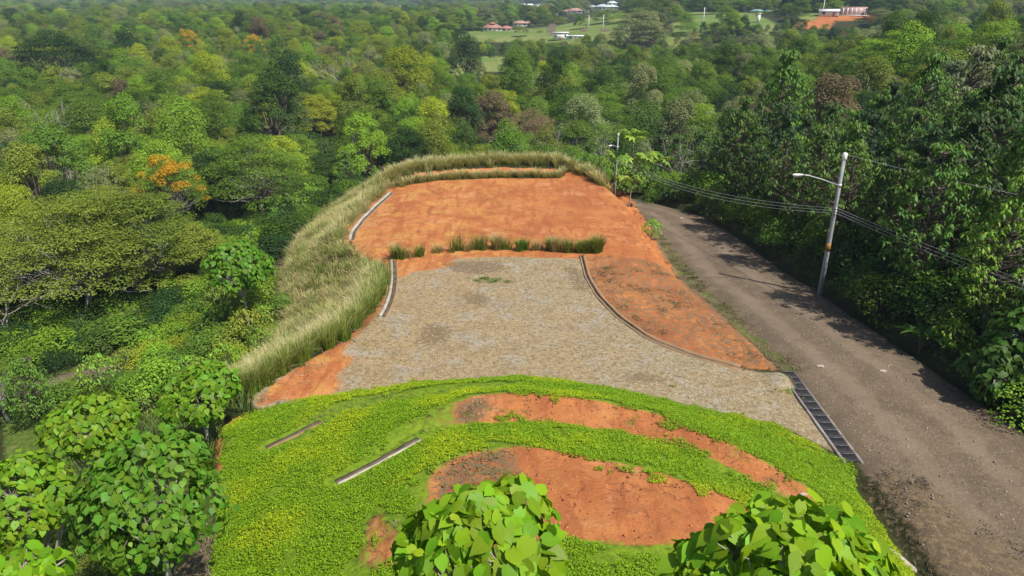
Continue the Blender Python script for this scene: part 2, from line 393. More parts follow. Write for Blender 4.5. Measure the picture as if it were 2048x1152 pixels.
def ground_material():
    b = NB("ground"); P_ = b.pos()
    za = b.attr("zone_a"); zb = b.attr("zone_b")
    sa = b.node("ShaderNodeSeparateColor"); b.l.new(za.outputs["Color"], sa.inputs[0])
    sb = b.node("ShaderNodeSeparateColor"); b.l.new(zb.outputs["Color"], sb.inputs[0])
    w_or, w_gr, w_rd = sa.outputs; w_dry = za.outputs["Alpha"]
    w_gn, w_moss, w_past = sb.outputs; w_weed = zb.outputs["Alpha"]
    n_big = b.noise(0.22, 3, 0.6, P_); n_mid = b.noise(0.9, 4, 0.6, P_); n_sm = b.noise(4.0, 5, 0.65, P_); n_fine = b.noise(17.0, 3, 0.7, P_)
    n_mid2 = b.noise(0.55, 5, 0.65, P_, 0.4); n_b2 = b.noise(0.4, 4, 0.6, P_, 0.8)
    vor = b.node("ShaderNodeTexVoronoi"); vor.inputs["Scale"].default_value = 14.0; b.l.new(P_, vor.inputs["Vector"])
    stone = vor.outputs["Distance"]; scol = b.node("ShaderNodeSeparateColor"); b.l.new(vor.outputs["Color"], scol.inputs[0])
    def edge(w, amp=0.7, k=0.13, src=None):
        return b.ramp(b.math('ADD', w, b.math('MULTIPLY', b.math('SUBTRACT', src or n_sm, 0.5), amp)), 0.5 - k, 0.5 + k)
    # forest floor
    floor = b.mix(n_mid, (0.018, 0.022, 0.008), (0.05, 0.055, 0.018))
    weed = b.mix(b.ramp(n_sm, 0.3, 0.7), (0.05, 0.085, 0.013), (0.12, 0.17, 0.03))
    weed = b.mix(b.ramp(n_mid2, 0.55, 0.7), weed, (0.17, 0.17, 0.06))
    col = b.mix(edge(w_weed), floor, weed)
    past = b.mix(b.ramp(b.noise(0.05, 4, 0.6, P_), 0.35, 0.65), (0.11, 0.18, 0.035), (0.20, 0.22, 0.065))
    past = b.mix(b.ramp(n_b2, 0.5, 0.75), past, (0.07, 0.12, 0.025))
    col = b.mix(edge(w_past, 0.3, 0.2, n_b2), col, past)
    # orange lateritic earth
    earth = b.mix(b.ramp(n_big, 0.35, 0.65), (0.36, 0.118, 0.040), (0.47, 0.180, 0.060))
    ochre = b.ramp(b.math('ADD', n_mid2, b.math('MULTIPLY', n_sm, 0.3)), 0.58, 0.80)
    sepx = b.node("ShaderNodeSeparateXYZ"); b.l.new(P_, sepx.inputs[0])
    leftness = b.ramp(sepx.outputs[0], 4.0, -6.0)
    earth = b.mix(b.math('MULTIPLY', ochre, b.math('MULTIPLY_ADD', leftness, 0.8, 0.12)), earth, (0.52, 0.27, 0.075))
    earth = b.mix(b.math('MULTIPLY', b.ramp(n_sm, 0.52, 0.75), 0.6), earth, (0.27, 0.085, 0.038))
    earth = b.mix(b.math('MULTIPLY', b.ramp(n_fine, 0.56, 0.68), 0.7), earth, (0.17, 0.07, 0.033))
    earth = b.mix(b.math('MULTIPLY', b.ramp(n_b2, 0.54, 0.68), 0.6), earth, (0.52, 0.25, 0.115))
    mp = b.node("ShaderNodeMapping"); mp.inputs["Scale"].default_value = (1.6, 0.28, 1.0); mp.inputs["Rotation"].default_value = (0, 0, 0.35); b.l.new(P_, mp.inputs[0])
    streak = b.noise(1.0, 4, 0.6, mp.outputs[0], 0.5)
    earth = b.mix(b.math('MULTIPLY', b.ramp(streak, 0.47, 0.63), 0.7), earth, (0.31, 0.096, 0.034))
    earth = b.mix(b.math('MULTIPLY', b.ramp(b.noise(1.9, 6, 0.72, P_), 0.53, 0.66), 0.65), earth, (0.23, 0.088, 0.038))
    earth = b.mix(b.math('MULTIPLY', b.ramp(b.noise(0.7, 6, 0.7, P_, 1.0), 0.58, 0.72), b.math('MULTIPLY_ADD', leftness, 0.35, 0.15)), earth, (0.26, 0.17, 0.06))
    wv = b.node("ShaderNodeVectorMath", operation='ADD'); b.l.new(P_, wv.inputs[0]); nv = b.node("ShaderNodeTexNoise"); nv.inputs["Scale"].default_value = 1.3; b.l.new(P_, nv.inputs["Vector"]); b.l.new(nv.outputs["Color"], wv.inputs[1])
    vc = b.node("ShaderNodeTexVoronoi", feature='DISTANCE_TO_EDGE'); vc.inputs["Scale"].default_value = 0.9; b.l.new(wv.outputs[0], vc.inputs["Vector"])
    crack = b.math('MULTIPLY', b.math('SUBTRACT', 1.0, b.ramp(vc.outputs["Distance"], 0.0, 0.045)), b.ramp(n_mid, 0.46, 0.60))
    earth = b.mix(b.math('MULTIPLY', crack, 0.7), earth, (0.16, 0.055, 0.026))
    earth = b.mix(b.math('MULTIPLY', b.ramp(b.noise(7.0, 4, 0.7, P_), 0.55, 0.68), 0.5), earth, (0.50, 0.235, 0.11))
    f_or = edge(w_or, 1.0, 0.14, b.math('ADD', b.math('MULTIPLY', n_sm, 0.5), b.math('MULTIPLY', n_mid2, 0.5)))
    # gravelled lot
    grav = b.mix(b.math('ADD', b.math('MULTIPLY', b.ramp(n_b2, 0.30, 0.72), 0.5), b.math('MULTIPLY', b.ramp(sepx.outputs[0], -7.0, 9.0), 0.5)), (0.355, 0.25, 0.125), (0.32, 0.265, 0.165))
    grav = b.mix(b.math('MULTIPLY', b.ramp(n_mid2, 0.50, 0.64), 0.7), grav, (0.345, 0.318, 0.268))
    grav = b.mix(b.math('MULTIPLY', b.ramp(b.noise(1.6, 5, 0.7, P_), 0.51, 0.64), 0.55), grav, (0.18, 0.145, 0.065))
    grav = b.mix(b.math('MULTIPLY', b.ramp(n_sm, 0.46, 0.62), 0.72), grav, (0.17, 0.125, 0.065))
    grav = b.mix(b.math('MULTIPLY', b.ramp(b.noise(0.75, 5, 0.65, P_, 0.6), 0.52, 0.64), 0.55), grav, (0.235, 0.165, 0.085))
    grav = b.mix(b.math('MULTIPLY', b.ramp(n_fine, 0.50, 0.64), 0.7), grav, (0.12, 0.09, 0.05))
    grav = b.mix(b.math('MULTIPLY', b.ramp(scol.outputs[0], 0.80, 0.97), 0.5), grav, (0.46, 0.40, 0.33))
    col = b.mix(edge(w_gr, 0.4, 0.2), col, grav)
    # road of packed earth and stone
    rd = b.mix(b.ramp(n_b2, 0.3, 0.7), (0.128, 0.094, 0.062), (0.178, 0.133, 0.088))
    rd = b.mix(b.math('MULTIPLY', b.ramp(n_mid2, 0.5, 0.7), 0.5), rd, (0.115, 0.08, 0.06))
    rd = b.mix(b.math('MULTIPLY', b.ramp(n_sm, 0.5, 0.72), 0.5), rd, (0.08, 0.06, 0.043))
    rd = b.mix(b.math('MULTIPLY', b.ramp(n_fine, 0.52, 0.7), 0.6), rd, (0.05, 0.04, 0.03))
    rd = b.mix(b.math('MULTIPLY', b.ramp(scol.outputs[1], 0.8, 0.96), 0.35), rd, (0.28, 0.24, 0.2))
    su = b.node("ShaderNodeSeparateColor"); b.l.new(b.attr("road_u").outputs["Color"], su.inputs[0])
    uu = b.math('ADD', su.outputs[0], b.math('MULTIPLY', b.math('SUBTRACT', n_mid, 0.5), 0.16))
    trk = b.math('SUBTRACT', 1.0, b.ramp(b.math('ABSOLUTE', b.math('SUBTRACT', b.math('ABSOLUTE', b.math('SUBTRACT', uu, 0.5)), 0.17)), 0.03, 0.10))
    rd = b.mix(b.math('MULTIPLY', trk, b.math('MULTIPLY_ADD', n_b2, 0.5, 0.15)), rd, (0.25, 0.19, 0.135))
    brim = b.ramp(b.math('ABSOLUTE', b.math('SUBTRACT', uu, 0.5)), 0.33, 0.48)
    rd = b.mix(b.math('MULTIPLY', brim, 0.5), rd, (0.085, 0.065, 0.042))
    col = b.mix(edge(w_rd, 0.35, 0.25), col, rd)
    col = b.mix(f_or, col, earth)
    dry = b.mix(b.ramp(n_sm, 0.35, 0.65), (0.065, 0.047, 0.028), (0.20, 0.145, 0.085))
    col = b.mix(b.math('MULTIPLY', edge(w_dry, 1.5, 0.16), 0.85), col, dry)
    moss = b.mix(n_sm, (0.05, 0.09, 0.01), (0.14, 0.19, 0.03))
    col = b.mix(b.math('MULTIPLY', edge(w_moss, 1.6, 0.2, n_mid), 0.7), col, moss)
    grn = b.mix(b.ramp(n_sm, 0.3, 0.7), (0.09, 0.16, 0.010), (0.19, 0.28, 0.018))
    col = b.mix(edge(w_gn, 1.1, 0.12, b.math('ADD', b.math('MULTIPLY', n_sm, 0.5), b.math('MULTIPLY', n_mid, 0.5))), col, grn)
    hh = b.math('ADD', b.math('MULTIPLY', n_sm, 0.6), b.math('ADD', b.math('MULTIPLY', n_fine, 0.35), b.math('MULTIPLY', stone, b.math('MULTIPLY_ADD', f_or, 0.10, -0.14))))
    b.principled(col, 0.95, 0.12, b.bump(hh, 0.8, 0.09))
    return b.m

def leaf_material(name, trans=0.35, gloss=0.06, rough=0.38, tint_attr=False, island=True, vary=0.5, hue=0.05, yellow=1.25, hue0=None):
    b = NB(name)
    oi = b.node("ShaderNodeObjectInfo")
    ta = b.attr("tint") if tint_attr else None
    if tint_attr == 'instance': ta.attribute_type = 'INSTANCER'
    base = ta.outputs["Color"] if tint_attr else oi.outputs["Color"]
    rnd = b.node("ShaderNodeNewGeometry").outputs["Random Per Island"] if island else oi.outputs["Random"]
    hs = b.node("ShaderNodeHueSaturation")
    b.put(hs.inputs["Hue"], b.math('MULTIPLY_ADD', rnd, hue if hue0 else -hue, hue0 or 0.5 + hue * 0.5))
    b.put(hs.inputs["Value"], b.math('MULTIPLY_ADD', b.math('FRACT', b.math('MULTIPLY', rnd, 7.31)), vary, 1 - vary * 0.5))
    hs.inputs["Saturation"].default_value = 1.0
    b.l.new(base, hs.inputs["Color"])
    d = b.node("ShaderNodeBsdfDiffuse"); b.l.new(hs.outputs[0], d.inputs[0])
    t = b.node("ShaderNodeBsdfTranslucent")
    b.l.new(b.mix(1.0, hs.outputs[0], (yellow, 1.15, 0.5), 'MULTIPLY'), t.inputs[0])
    m1 = b.node("ShaderNodeMixShader"); m1.inputs[0].default_value = trans
    b.l.new(d.outputs[0], m1.inputs[1]); b.l.new(t.outputs[0], m1.inputs[2])
    if gloss > 0:
        g = b.node("ShaderNodeBsdfGlossy"); g.inputs["Roughness"].default_value = rough; g.inputs[0].default_value = (0.9, 0.95, 1, 1)
        m2 = b.node("ShaderNodeMixShader"); m2.inputs[0].default_value = gloss
        b.l.new(m1.outputs[0], m2.inputs[1]); b.l.new(g.outputs[0], m2.inputs[2])
        b.l.new(m2.outputs[0], b.out.inputs[0])
    else:
        b.l.new(m1.outputs[0], b.out.inputs[0])
    return b.m

def add_ribs(m):
    """pale midrib and side veins drawn along the leaf's own axes"""
    nt = m.node_tree; hs = next(n for n in nt.nodes if n.type == 'HUE_SAT')
    tc = nt.nodes.new("ShaderNodeTexCoord"); sx = nt.nodes.new("ShaderNodeSeparateXYZ"); nt.links.new(tc.outputs["Object"], sx.inputs[0])
    def mth(op, a, b_=0.0):
        n = nt.nodes.new("ShaderNodeMath"); n.operation = op
        for i, v in enumerate((a, b_)):
            if isinstance(v, (int, float)): n.inputs[i].default_value = v
            else: nt.links.new(v, n.inputs[i])
        return n.outputs[0]
    ax = mth('ABSOLUTE', sx.outputs[0])
    mid = mth('SUBTRACT', 1.0, mth('MINIMUM', mth('DIVIDE', ax, 0.030), 1.0))
    vein = mth('PINGPONG', mth('SUBTRACT', sx.outputs[1], mth('MULTIPLY', ax, 0.75)), 0.085)
    vein = mth('MULTIPLY', mth('SUBTRACT', 1.0, mth('MINIMUM', mth('DIVIDE', vein, 0.016), 1.0)), 0.5)
    f = mth('MULTIPLY', mth('MAXIMUM', mid, vein), 0.38)
    mx = nt.nodes.new("ShaderNodeMix"); mx.data_type = 'RGBA'; nt.links.new(f, mx.inputs[0])
    mx.inputs[7].default_value = (0.27, 0.40, 0.07, 1)
    users = [l.to_socket for l in hs.outputs[0].links]
    for u in users: nt.links.new(mx.outputs[2], u)
    nt.links.new(hs.outputs[0], mx.inputs[6])
def plain(name, col, rough=0.7, spec=0.3, var=0.25, scale=3.0, metal=0.0, bump=0.0, col2=None):
    b = NB(name); P_ = b.node("ShaderNodeTexCoord").outputs["Object"]
    n = b.noise(scale, 4, 0.6, P_)
    c2 = col2 or tuple(max(0, c * (1 - var * 1.6)) for c in col)
    c = b.mix(b.ramp(n, 0.35, 0.7), col, c2)
    nn = b.bump(n, bump, 0.03) if bump else None
    b.principled(c, rough, spec, nn, metal)
    return b.m

MAT = {}
MAT['ground'] = ground_material()
MAT['leaf'] = leaf_material("tree_leaf", 0.30, 0.012, 0.55, vary=0.34, hue=0.035)
MAT['bigleaf'] = leaf_material("broad_leaf", 0.28, 0.018, 0.55)
MAT['heart'] = leaf_material("heart_leaf", 0.36, 0.012, 0.5, island=False, vary=0.6, hue=0.045, yellow=1.3, hue0=0.47)
add_ribs(MAT['heart'])
MAT['heart_mass'] = leaf_material("heart_leaf_mass", 0.36, 0.012, 0.5, island=True, vary=0.6, hue=0.045, hue0=0.47)
MAT['tinted'] = leaf_material("tinted_foliage", 0.30, 0.01, 0.5, tint_attr=True, vary=0.34, hue=0.03)
MAT['inst'] = leaf_material("forest_mass_leaf", 0.30, 0.01, 0.5, tint_attr='instance', vary=0.34, hue=0.035)
MAT['blade'] = leaf_material("grass_blade", 0.35, 0.02, 0.5, tint_attr=True, vary=0.3, hue=0.03, yellow=1.1)
MAT['bark'] = plain("bark", (0.17, 0.14, 0.11), 0.9, 0.1, 0.3, 2.5, bump=0.3)
MAT['pale_bark'] = plain("pale_bark", (0.42, 0.38, 0.33), 0.9, 0.1, 0.25, 2.5, bump=0.3)
MAT['grey_twig'] = plain("grey_twig", (0.30, 0.27, 0.24), 0.9, 0.1, 0.2, 2.0)
MAT['concrete'] = plain("concrete", (0.42, 0.39, 0.33), 0.9, 0.15, 0.3, 1.6, bump=0.4, col2=(0.30, 0.25, 0.19))
MAT['stained'] = plain("stained_concrete", (0.33, 0.20, 0.11), 0.92, 0.1, 0.3, 1.2, bump=0.4, col2=(0.24, 0.17, 0.11))
MAT['rail'] = plain('grate_rail_concrete', (0.30, 0.27, 0.245), 0.9, 0.1, 0.3, 2.0, bump=0.4, col2=(0.17, 0.14, 0.12))
MAT['channel'] = plain("channel_silt", (0.13, 0.10, 0.07), 0.95, 0.1, 0.3, 2.0, bump=0.3)
MAT['pole'] = plain("spun_concrete", (0.34, 0.35, 0.36), 0.8, 0.2, 0.12, 2.0)
MAT['band'] = plain("orange_band", (0.38, 0.19, 0.05), 0.6, 0.3, 0.2, 6.0)
MAT['steel'] = plain("galvanised_steel", (0.60, 0.61, 0.62), 0.4, 0.5, 0.1, 8.0, metal=0.3)
MAT['lamp_white'] = plain("lamp_white", (0.78, 0.78, 0.76), 0.4, 0.4, 0.05, 8.0)
MAT['wire'] = plain("aluminium_wire", (0.50, 0.51, 0.52), 0.5, 0.4, 0.05)
MAT['iron'] = plain("grate_iron", (0.085, 0.08, 0.085), 0.55, 0.4, 0.2, 9.0)
MAT['bar'] = plain("grate_bar", (0.17, 0.16, 0.165), 0.5, 0.4, 0.3, 9.0)
MAT['pit'] = plain("drain_pit", (0.012, 0.011, 0.011), 0.9, 0.05)

# ------------------------------------------------------------------ mesh helpers
def mesh_np(name, V, faces, m, smooth=False, tint=None, mats=None, mi=None):
    me = bpy.data.meshes.new(name)
    V = np.ascontiguousarray(V, np.float32)
    me.vertices.add(len(V)); me.vertices.foreach_set('co', V.ravel())
    faces = [np.asarray(f) for f in faces if len(f)]
    loops = np.concatenate([f.ravel() for f in faces]).astype(np.int32)
    sizes = np.concatenate([np.full(len(f), f.shape[1]) for f in faces])
    me.loops.add(len(loops)); me.loops.foreach_set('vertex_index', loops)
    me.polygons.add(len(sizes)); me.polygons.foreach_set('loop_start', np.concatenate([[0], np.cumsum(sizes)[:-1]]).astype(np.int32))
    if smooth: me.polygons.foreach_set('use_smooth', np.ones(len(sizes), bool))
    for x in (mats or [m]): me.materials.append(x)
    if mi is not None: me.polygons.foreach_set('material_index', np.asarray(mi, np.int32))
    me.update(calc_edges=True)
    if tint is not None:
        t = np.ones((len(V), 4), np.float32); t[:, :3] = tint
        a = me.attributes.new('tint', 'FLOAT_COLOR', 'POINT'); a.data.foreach_set('color', t.ravel())
    return me

def link(name, me, parent=None, loc=None, rz=0.0, sc=None):
    o = bpy.data.objects.new(name, me); COL.objects.link(o)
    if parent is not None: o.parent = parent
    if loc is not None: o.location = loc
    if rz: o.rotation_euler = (0, 0, rz)
    if sc is not None: o.scale = sc if hasattr(sc, '__len__') else (sc, sc, sc)
    return o
def tag(o, label=None, cat=None, group=None, kind=None):
    if label: o["label"] = label
    if cat: o["category"] = cat
    if group: o["group"] = group
    if kind: o["kind"] = kind
    return o
def empty(name, loc, rz=0.0, sc=1.0):
    o = bpy.data.objects.new(name, None); COL.objects.link(o)
    o.location = loc; o.rotation_euler = (0, 0, rz); o.scale = sc if hasattr(sc, '__len__') else (sc, sc, sc)
    o.empty_display_size = 0.3
    return o

class Geo:
    def __init__(s): s.V = []; s.F = {3: [], 4: []}; s.T = []; s.n = 0
    def add(s, V, F, tint=None):
        V = np.asarray(V, float); F = np.asarray(F)
        s.V.append(V); s.F[F.shape[1]].append(F + s.n); s.n += len(V)
        s.T.append(np.broadcast_to(np.asarray(tint if tint is not None else (1, 1, 1), float), (len(V), 3)))
        return s
    def mesh(s, name, m, smooth=False, tint=False):
        return mesh_np(name, np.concatenate(s.V), [np.concatenate(v) for v in s.F.values() if v], m, smooth, np.concatenate(s.T) if tint else None)
    def build(s, name, m, parent=None, smooth=False, **kw):
        return link(name, s.mesh(name, m, smooth), parent, **kw)
    def box(s, c, d, rz=0.0, top=1.0):
        x, y, z = d[0] / 2, d[1] / 2, d[2] / 2
        v = np.array([(-x, -y, -z), (x, -y, -z), (x, y, -z), (-x, y, -z), (-x * top, -y * top, z), (x * top, -y * top, z), (x * top, y * top, z), (-x * top, y * top, z)])
        if rz:
            cs, sn = math.cos(rz), math.sin(rz)
            v = np.stack([v[:, 0] * cs - v[:, 1] * sn, v[:, 0] * sn + v[:, 1] * cs, v[:, 2]], 1)
        return s.add(v + np.asarray(c), [(0, 3, 2, 1), (4, 5, 6, 7), (0, 1, 5, 4), (1, 2, 6, 5), (2, 3, 7, 6), (3, 0, 4, 7)])
    def tube(s, pts, rad, n=6, caps=False):
        pts = np.asarray(pts, float); k = len(pts)
        rad = np.broadcast_to(np.asarray(rad, float), (k,))
        tan = np.gradient(pts, axis=0); tan /= np.linalg.norm(tan, axis=1)[:, None] + 1e-9
        ref = np.array([0, 0, 1.0]) if abs(tan[0][2]) < 0.9 else np.array([1.0, 0, 0])
        a = np.arange(n) * 2 * math.pi / n
        V = []
        for i in range(k):
            u = np.cross(tan[i], ref); u /= np.linalg.norm(u) + 1e-9; w = np.cross(tan[i], u)
            V.append(pts[i] + rad[i] * (np.cos(a)[:, None] * u + np.sin(a)[:, None] * w))
        V = np.concatenate(V); F = []
        for i in range(k - 1):
            for j in range(n):
                F.append((i * n + j, i * n + (j + 1) % n, (i + 1) * n + (j + 1) % n, (i + 1) * n + j))
        if caps:
            b0 = len(V); V = np.vstack([V, pts[0], pts[-1]])
            s.add(V, F)
            T = [(b0, (j + 1) % n, j) for j in range(n)] + [(b0 + 1, (k - 1) * n + j, (k - 1) * n + (j + 1) % n) for j in range(n)]
            s.F[3].append(np.array(T) + s.n - len(V))
            return s
        return s.add(V, F)

def unit(a):
    return a / (np.linalg.norm(a, axis=-1, keepdims=True) + 1e-9)
def rdir(n, r=rng):
    return unit(r.normal(size=(n, 3)))
def leaf_quads(Pp, N, L, Wd, droop=0.3, r=rng, T=None):
    """one rhombic leaf (or spray of leaves) at each point"""
    n = len(Pp)
    if T is None:
        T = unit(np.cross(N, rdir(n, r)))
    T = unit(T - N * np.sum(T * N, 1, keepdims=True)); Sd = np.cross(N, T)
    L = np.broadcast_to(L, (n,))[:, None]; Wd = np.broadcast_to(Wd, (n,))[:, None]
    a = Pp - T * L * 0.5; c = Pp + T * L * 0.5 - np.array([0, 0, 1.0]) * L * droop * 0.5
    b1 = Pp + Sd * Wd * 0.5 + T * L * -0.08 - N * Wd * 0.12; d1 = Pp - Sd * Wd * 0.5 + T * L * -0.08 - N * Wd * 0.12
    V = np.stack([a, b1, c, d1], 1).reshape(-1, 3)
    return V, np.arange(4 * n).reshape(n, 4)

# ------------------------------------------------------------------ the ground sheet, cut into its named pieces
def grow(a, step, far, k):
    out = []; x = a; s = step
    while abs(x) < far:
        s = s * k; x = x + (s if step > 0 else s); out.append(x)
    return out
fx = gx[((gx > -15) & (gx < 23.5)) | (np.arange(len(gx)) % 3 == 0)]; fy = gy[((gy > 8) & (gy < 82)) | (np.arange(len(gy)) % 3 == 0)]
xs = np.concatenate([np.array(grow(GX0, -GS, 4200, 1.09))[::-1], fx, np.array(grow(GX1, GS, 4200, 1.09))])
yb = []; s_ = GS; yv = GY0
while yv > -300: s_ *= 1.12; yv -= s_; yb.append(yv)
yf = []; s_ = GS; yv = GY1
while yv < 5200: s_ *= 1.07; yv += s_; yf.append(yv)
ys = np.concatenate([np.array(yb)[::-1], fy, np.array(yf)])
SX, SY = np.meshgrid(xs, ys)
SZ = height(SX, SY)
SZ = SZ + (fbm(SX * 2.6, SY * 2.6, 3) - 0.5) * (0.9 * at(M_bank, SX, SY) + 0.10 * at(M_orange, SX, SY) * (1 - at(M_pad, SX, SY)))
SO = at(M_orange, SX, SY); SBk = at(M_bank, SX, SY)
SZ = SZ + (fbm(SX * 1.1, SY * 1.1, 3) - 0.5) * (0.12 * SO + 0.5 * SBk + 0.07 * at(M_road, SX, SY) + 0.05 * at(M_lot, SX, SY) + 0.25 * at(M_dry, SX, SY) * (1 - at(M_lot, SX, SY)))
# pastures and bare ground on the far hills
houses_px = [(985, 62), (1040, 53), (1130, 78), (1150, 27), (1212, 20), (1065, 15), (1520, 27), (1657, 31), (1707, 30), (800, 24)]
houses_at = [hit(a, b) for a, b in houses_px]
def far_poly(pix): return W(pix)
pastures = [far_poly(p) for p in (
    [(880, 128), (930, 112), (1010, 118), (1025, 138), (960, 150), (890, 148)],
    [(1290, 84), (1340, 60), (1360, 24), (1500, 26), (1520, 40), (1470, 62), (1400, 80), (1340, 92)],
    [(890, 82), (960, 62), (1060, 55), (1150, 45), (1260, 25), (1300, 60), (1260, 84), (1150, 88), (1020, 84)],
    [(880, 42), (930, 30), (1000, 34), (1020, 44), (960, 50)],
    [(1505, 48), (1560, 44), (1570, 62), (1520, 72)],
    [(1025, 12), (1130, 8), (1120, 22), (1040, 24)],
    [(0, 318), (40, 322), (70, 338), (0, 350)])]
bare = [far_poly(p) for p in ([(1560, 42), (1640, 36), (1760, 30), (1755, 40), (1680, 46), (1585, 58), (1575, 50)], [(520, 8), (545, 8), (545, 16), (520, 16)], [(1480, 42), (1500, 38), (1640, 34), (1600, 44), (1500, 48)])]
lanes = [far_poly(p) for p in ([(1092, 60), (1098, 48), (1112, 46), (1110, 58), (1104, 72)], [(1150, 58), (1300, 62), (1300, 65), (1150, 61)])]
SPast = np.zeros(SX.shape); SBare = np.zeros(SX.shape); SLane = np.zeros(SX.shape)
for p in pastures: SPast = np.maximum(SPast, inpoly(SX, SY, p))
for hp in houses_at: SPast = np.maximum(SPast, np.hypot(SX - hp[0], SY - hp[1]) < 20)
for p in bare: SBare = np.maximum(SBare, inpoly(SX, SY, p))
for p in lanes: SLane = np.maximum(SLane, inpoly(SX, SY, p))
zone_a = np.stack([np.clip(SO + SBare, 0, 1), at(M_lot, SX, SY), np.clip(at(M_road, SX, SY) + at(M_path, SX, SY) + SLane, 0, 1), at(M_dry, SX, SY)], -1).astype(np.float32)
zone_b = np.stack([at(M_green, SX, SY), at(M_moss, SX, SY), SPast * (1 - SBare) * (1 - SLane), at(M_weed, SX, SY)], -1).astype(np.float32)
nx, ny = len(xs), len(ys)
SU = np.full(SX.shape, 0.5); mr = at(M_road, SX, SY) > 0.02
qx, qy = SX[mr], SY[mr]; Lr = np.array(resample(road_l, 0.8))[:, :2]; Rr = np.array(resample(road_r, 0.8))[:, :2]
dl = np.min(np.hypot(Lr[None, :, 0] - qx[:, None], Lr[None, :, 1] - qy[:, None]), 1); dr_ = np.min(np.hypot(Rr[None, :, 0] - qx[:, None], Rr[None, :, 1] - qy[:, None]), 1)
SU[mr] = dl / (dl + dr_ + 1e-6)
road_u = np.stack([SU, mr, 0 * SU, 0 * SU + 1], -1).astype(np.float32)
Vg = np.stack([SX, SY, SZ], -1).reshape(-1, 3)
ii = np.arange(nx - 1)[None, :] + nx * np.arange(ny - 1)[:, None]
Q = np.stack([ii, ii + 1, ii + nx + 1, ii + nx], -1).reshape(-1, 4)
qc = Vg[Q].mean(1)
region = np.zeros(len(Q), int)
for k, p in enumerate((road_poly, lot_poly, pad_poly, np.vstack([ramp_poly]), path_poly), 1):
    region[inpoly(qc[:, 0], qc[:, 1], p)] = k
for p in lanes: region[inpoly(qc[:, 0], qc[:, 1], p)] = 6
# one set of shared normals so that the pieces meet without a seam
nrm = np.zeros_like(Vg)
fn = np.cross(Vg[Q[:, 2]] - Vg[Q[:, 0]], Vg[Q[:, 3]] - Vg[Q[:, 1]])
for c in range(4):
    for k in range(3): nrm[:, k] += np.bincount(Q[:, c], fn[:, k], len(Vg))
nrm = unit(nrm)
ground_names = ["ground", "road", "gravel_lot", "earth_terrace", "earth_ramp", "path", "far_lane"]
ground_labels = ["hilly land under the forest and planted terraces", "brown gravel road running past the terraces", "tan gravelled lot in front of the orange terrace", "flat bare orange earth terrace at the far end", "orange earth wedge with dry grass between lot and road", "short grey path below the slope on the left", "pale lanes between the far houses"]
for k, nm in enumerate(ground_names):
    sel = Q[region == k]
    if not len(sel): continue
    used, inv = np.unique(sel, return_inverse=True)
    me = mesh_np(nm, Vg[used], [inv.reshape(-1, 4)], MAT['ground'], True)
    for an, arr in (("zone_a", zone_a), ("zone_b", zone_b), ("road_u", road_u)):
        a = me.attributes.new(an, 'FLOAT_COLOR', 'POINT'); a.data.foreach_set('color', arr.reshape(-1, 4)[used].ravel())
    me.normals_split_custom_set_from_vertices([tuple(v) for v in nrm[used]])
    tag(link(nm, me), ground_labels[k], None, None, "structure")

# ------------------------------------------------------------------ concrete kerbs, gutters and the trench drain
def kerb(name, pts, w, h, m, label, cat="kerb", channel=0.0, side=1, sink=0.1, rough=0.03, lip=True):
    pts = np.array(resample([np.array([p[0], p[1], 0.0]) for p in pts], 0.35))
    pts[:, 2] = height(pts[:, 0], pts[:, 1])
    for _ in range(3):
        pts[1:-1] = (pts[:-2] + 2 * pts[1:-1] + pts[2:]) / 4
    t = np.gradient(pts, axis=0); t[:, 2] = 0; t = unit(t); nrm_ = np.stack([t[:, 1], -t[:, 0], 0 * t[:, 0]], 1) * side
    root = empty(name, pts[0])
    o = pts[0]
    def strip(a, b, z0, z1, nm, mm, wob):
        n = len(pts); jit = (rng.random((n, 1)) - 0.5) * wob * np.array([[0, 0, 1.0]])
        A = pts + nrm_ * a; B = pts + nrm_ * b; up = np.array([0, 0, 1.0])
        V = np.concatenate([A + up * z0, A + up * z1 + jit, B + up * z1 + jit, B + up * z0]) - o
        F = []
        for i in range(n - 1):
            for q in range(3):
                F.append((q * n + i, q * n + i + 1, (q + 1) * n + i + 1, (q + 1) * n + i))
        g = Geo().add(V, F); g.F[4].append(np.array([(0, n, 2 * n, 3 * n), (n - 1, 4 * n - 1, 3 * n - 1, 2 * n - 1)]))
        return g.build(nm, mm, root)
    strip(-w / 2, w / 2, -sink, h, "kerb_wall", m, rough)
    if channel:
        strip(w / 2 + 0.003, w / 2 + channel, -sink, 0.035, "channel_floor", MAT['channel'], rough)
        if lip: strip(w / 2 + channel + 0.003, w / 2 + channel + 0.10, -sink, h * 0.45, "outer_lip", MAT['stained'], rough)
    tag(root, label, cat)
    return root
kerb("gutter", W([(783, 522), (784, 560), (780, 590), (770, 618), (760, 634)]), 0.17, 0.16, MAT['concrete'], "pale concrete gutter curving along the lot beside the dry grass slope", "gutter", 0.22, -1)
kerb("gutter", W([(780, 386), (750, 412), (722, 440), (703, 464), (699, 480)]), 0.26, 0.14, MAT['concrete'], "straight pale concrete gutter along the grass side of the orange terrace", "gutter", 0.22, -1)
kerb("kerb", W(CURB_R[:-1]), 0.15, 0.13, MAT['stained'], "rust stained low kerb curving between gravel lot and orange wedge", "kerb", 0.12, 1)
kerb("gutter", W([(676, 968), (720, 946), (760, 926), (800, 904), (842, 880)]), 0.075, 0.05, MAT['concrete'], "longer chipped concrete gutter on the green bank, nearer the front", "gutter", 0.20, -1, lip=False)
kerb("gutter", W([(536, 898), (575, 880), (610, 863), (645, 845)]), 0.07, 0.04, MAT['stained'], "short half buried concrete gutter on the bank near the lot", "gutter", 0.18, -1, lip=False)
kerb("kerb", W([(555, 806), (575, 810), (602, 805)]), 0.15, 0.06, MAT['concrete'], "tiny pale concrete edge at the orange corner of the lot", "kerb")
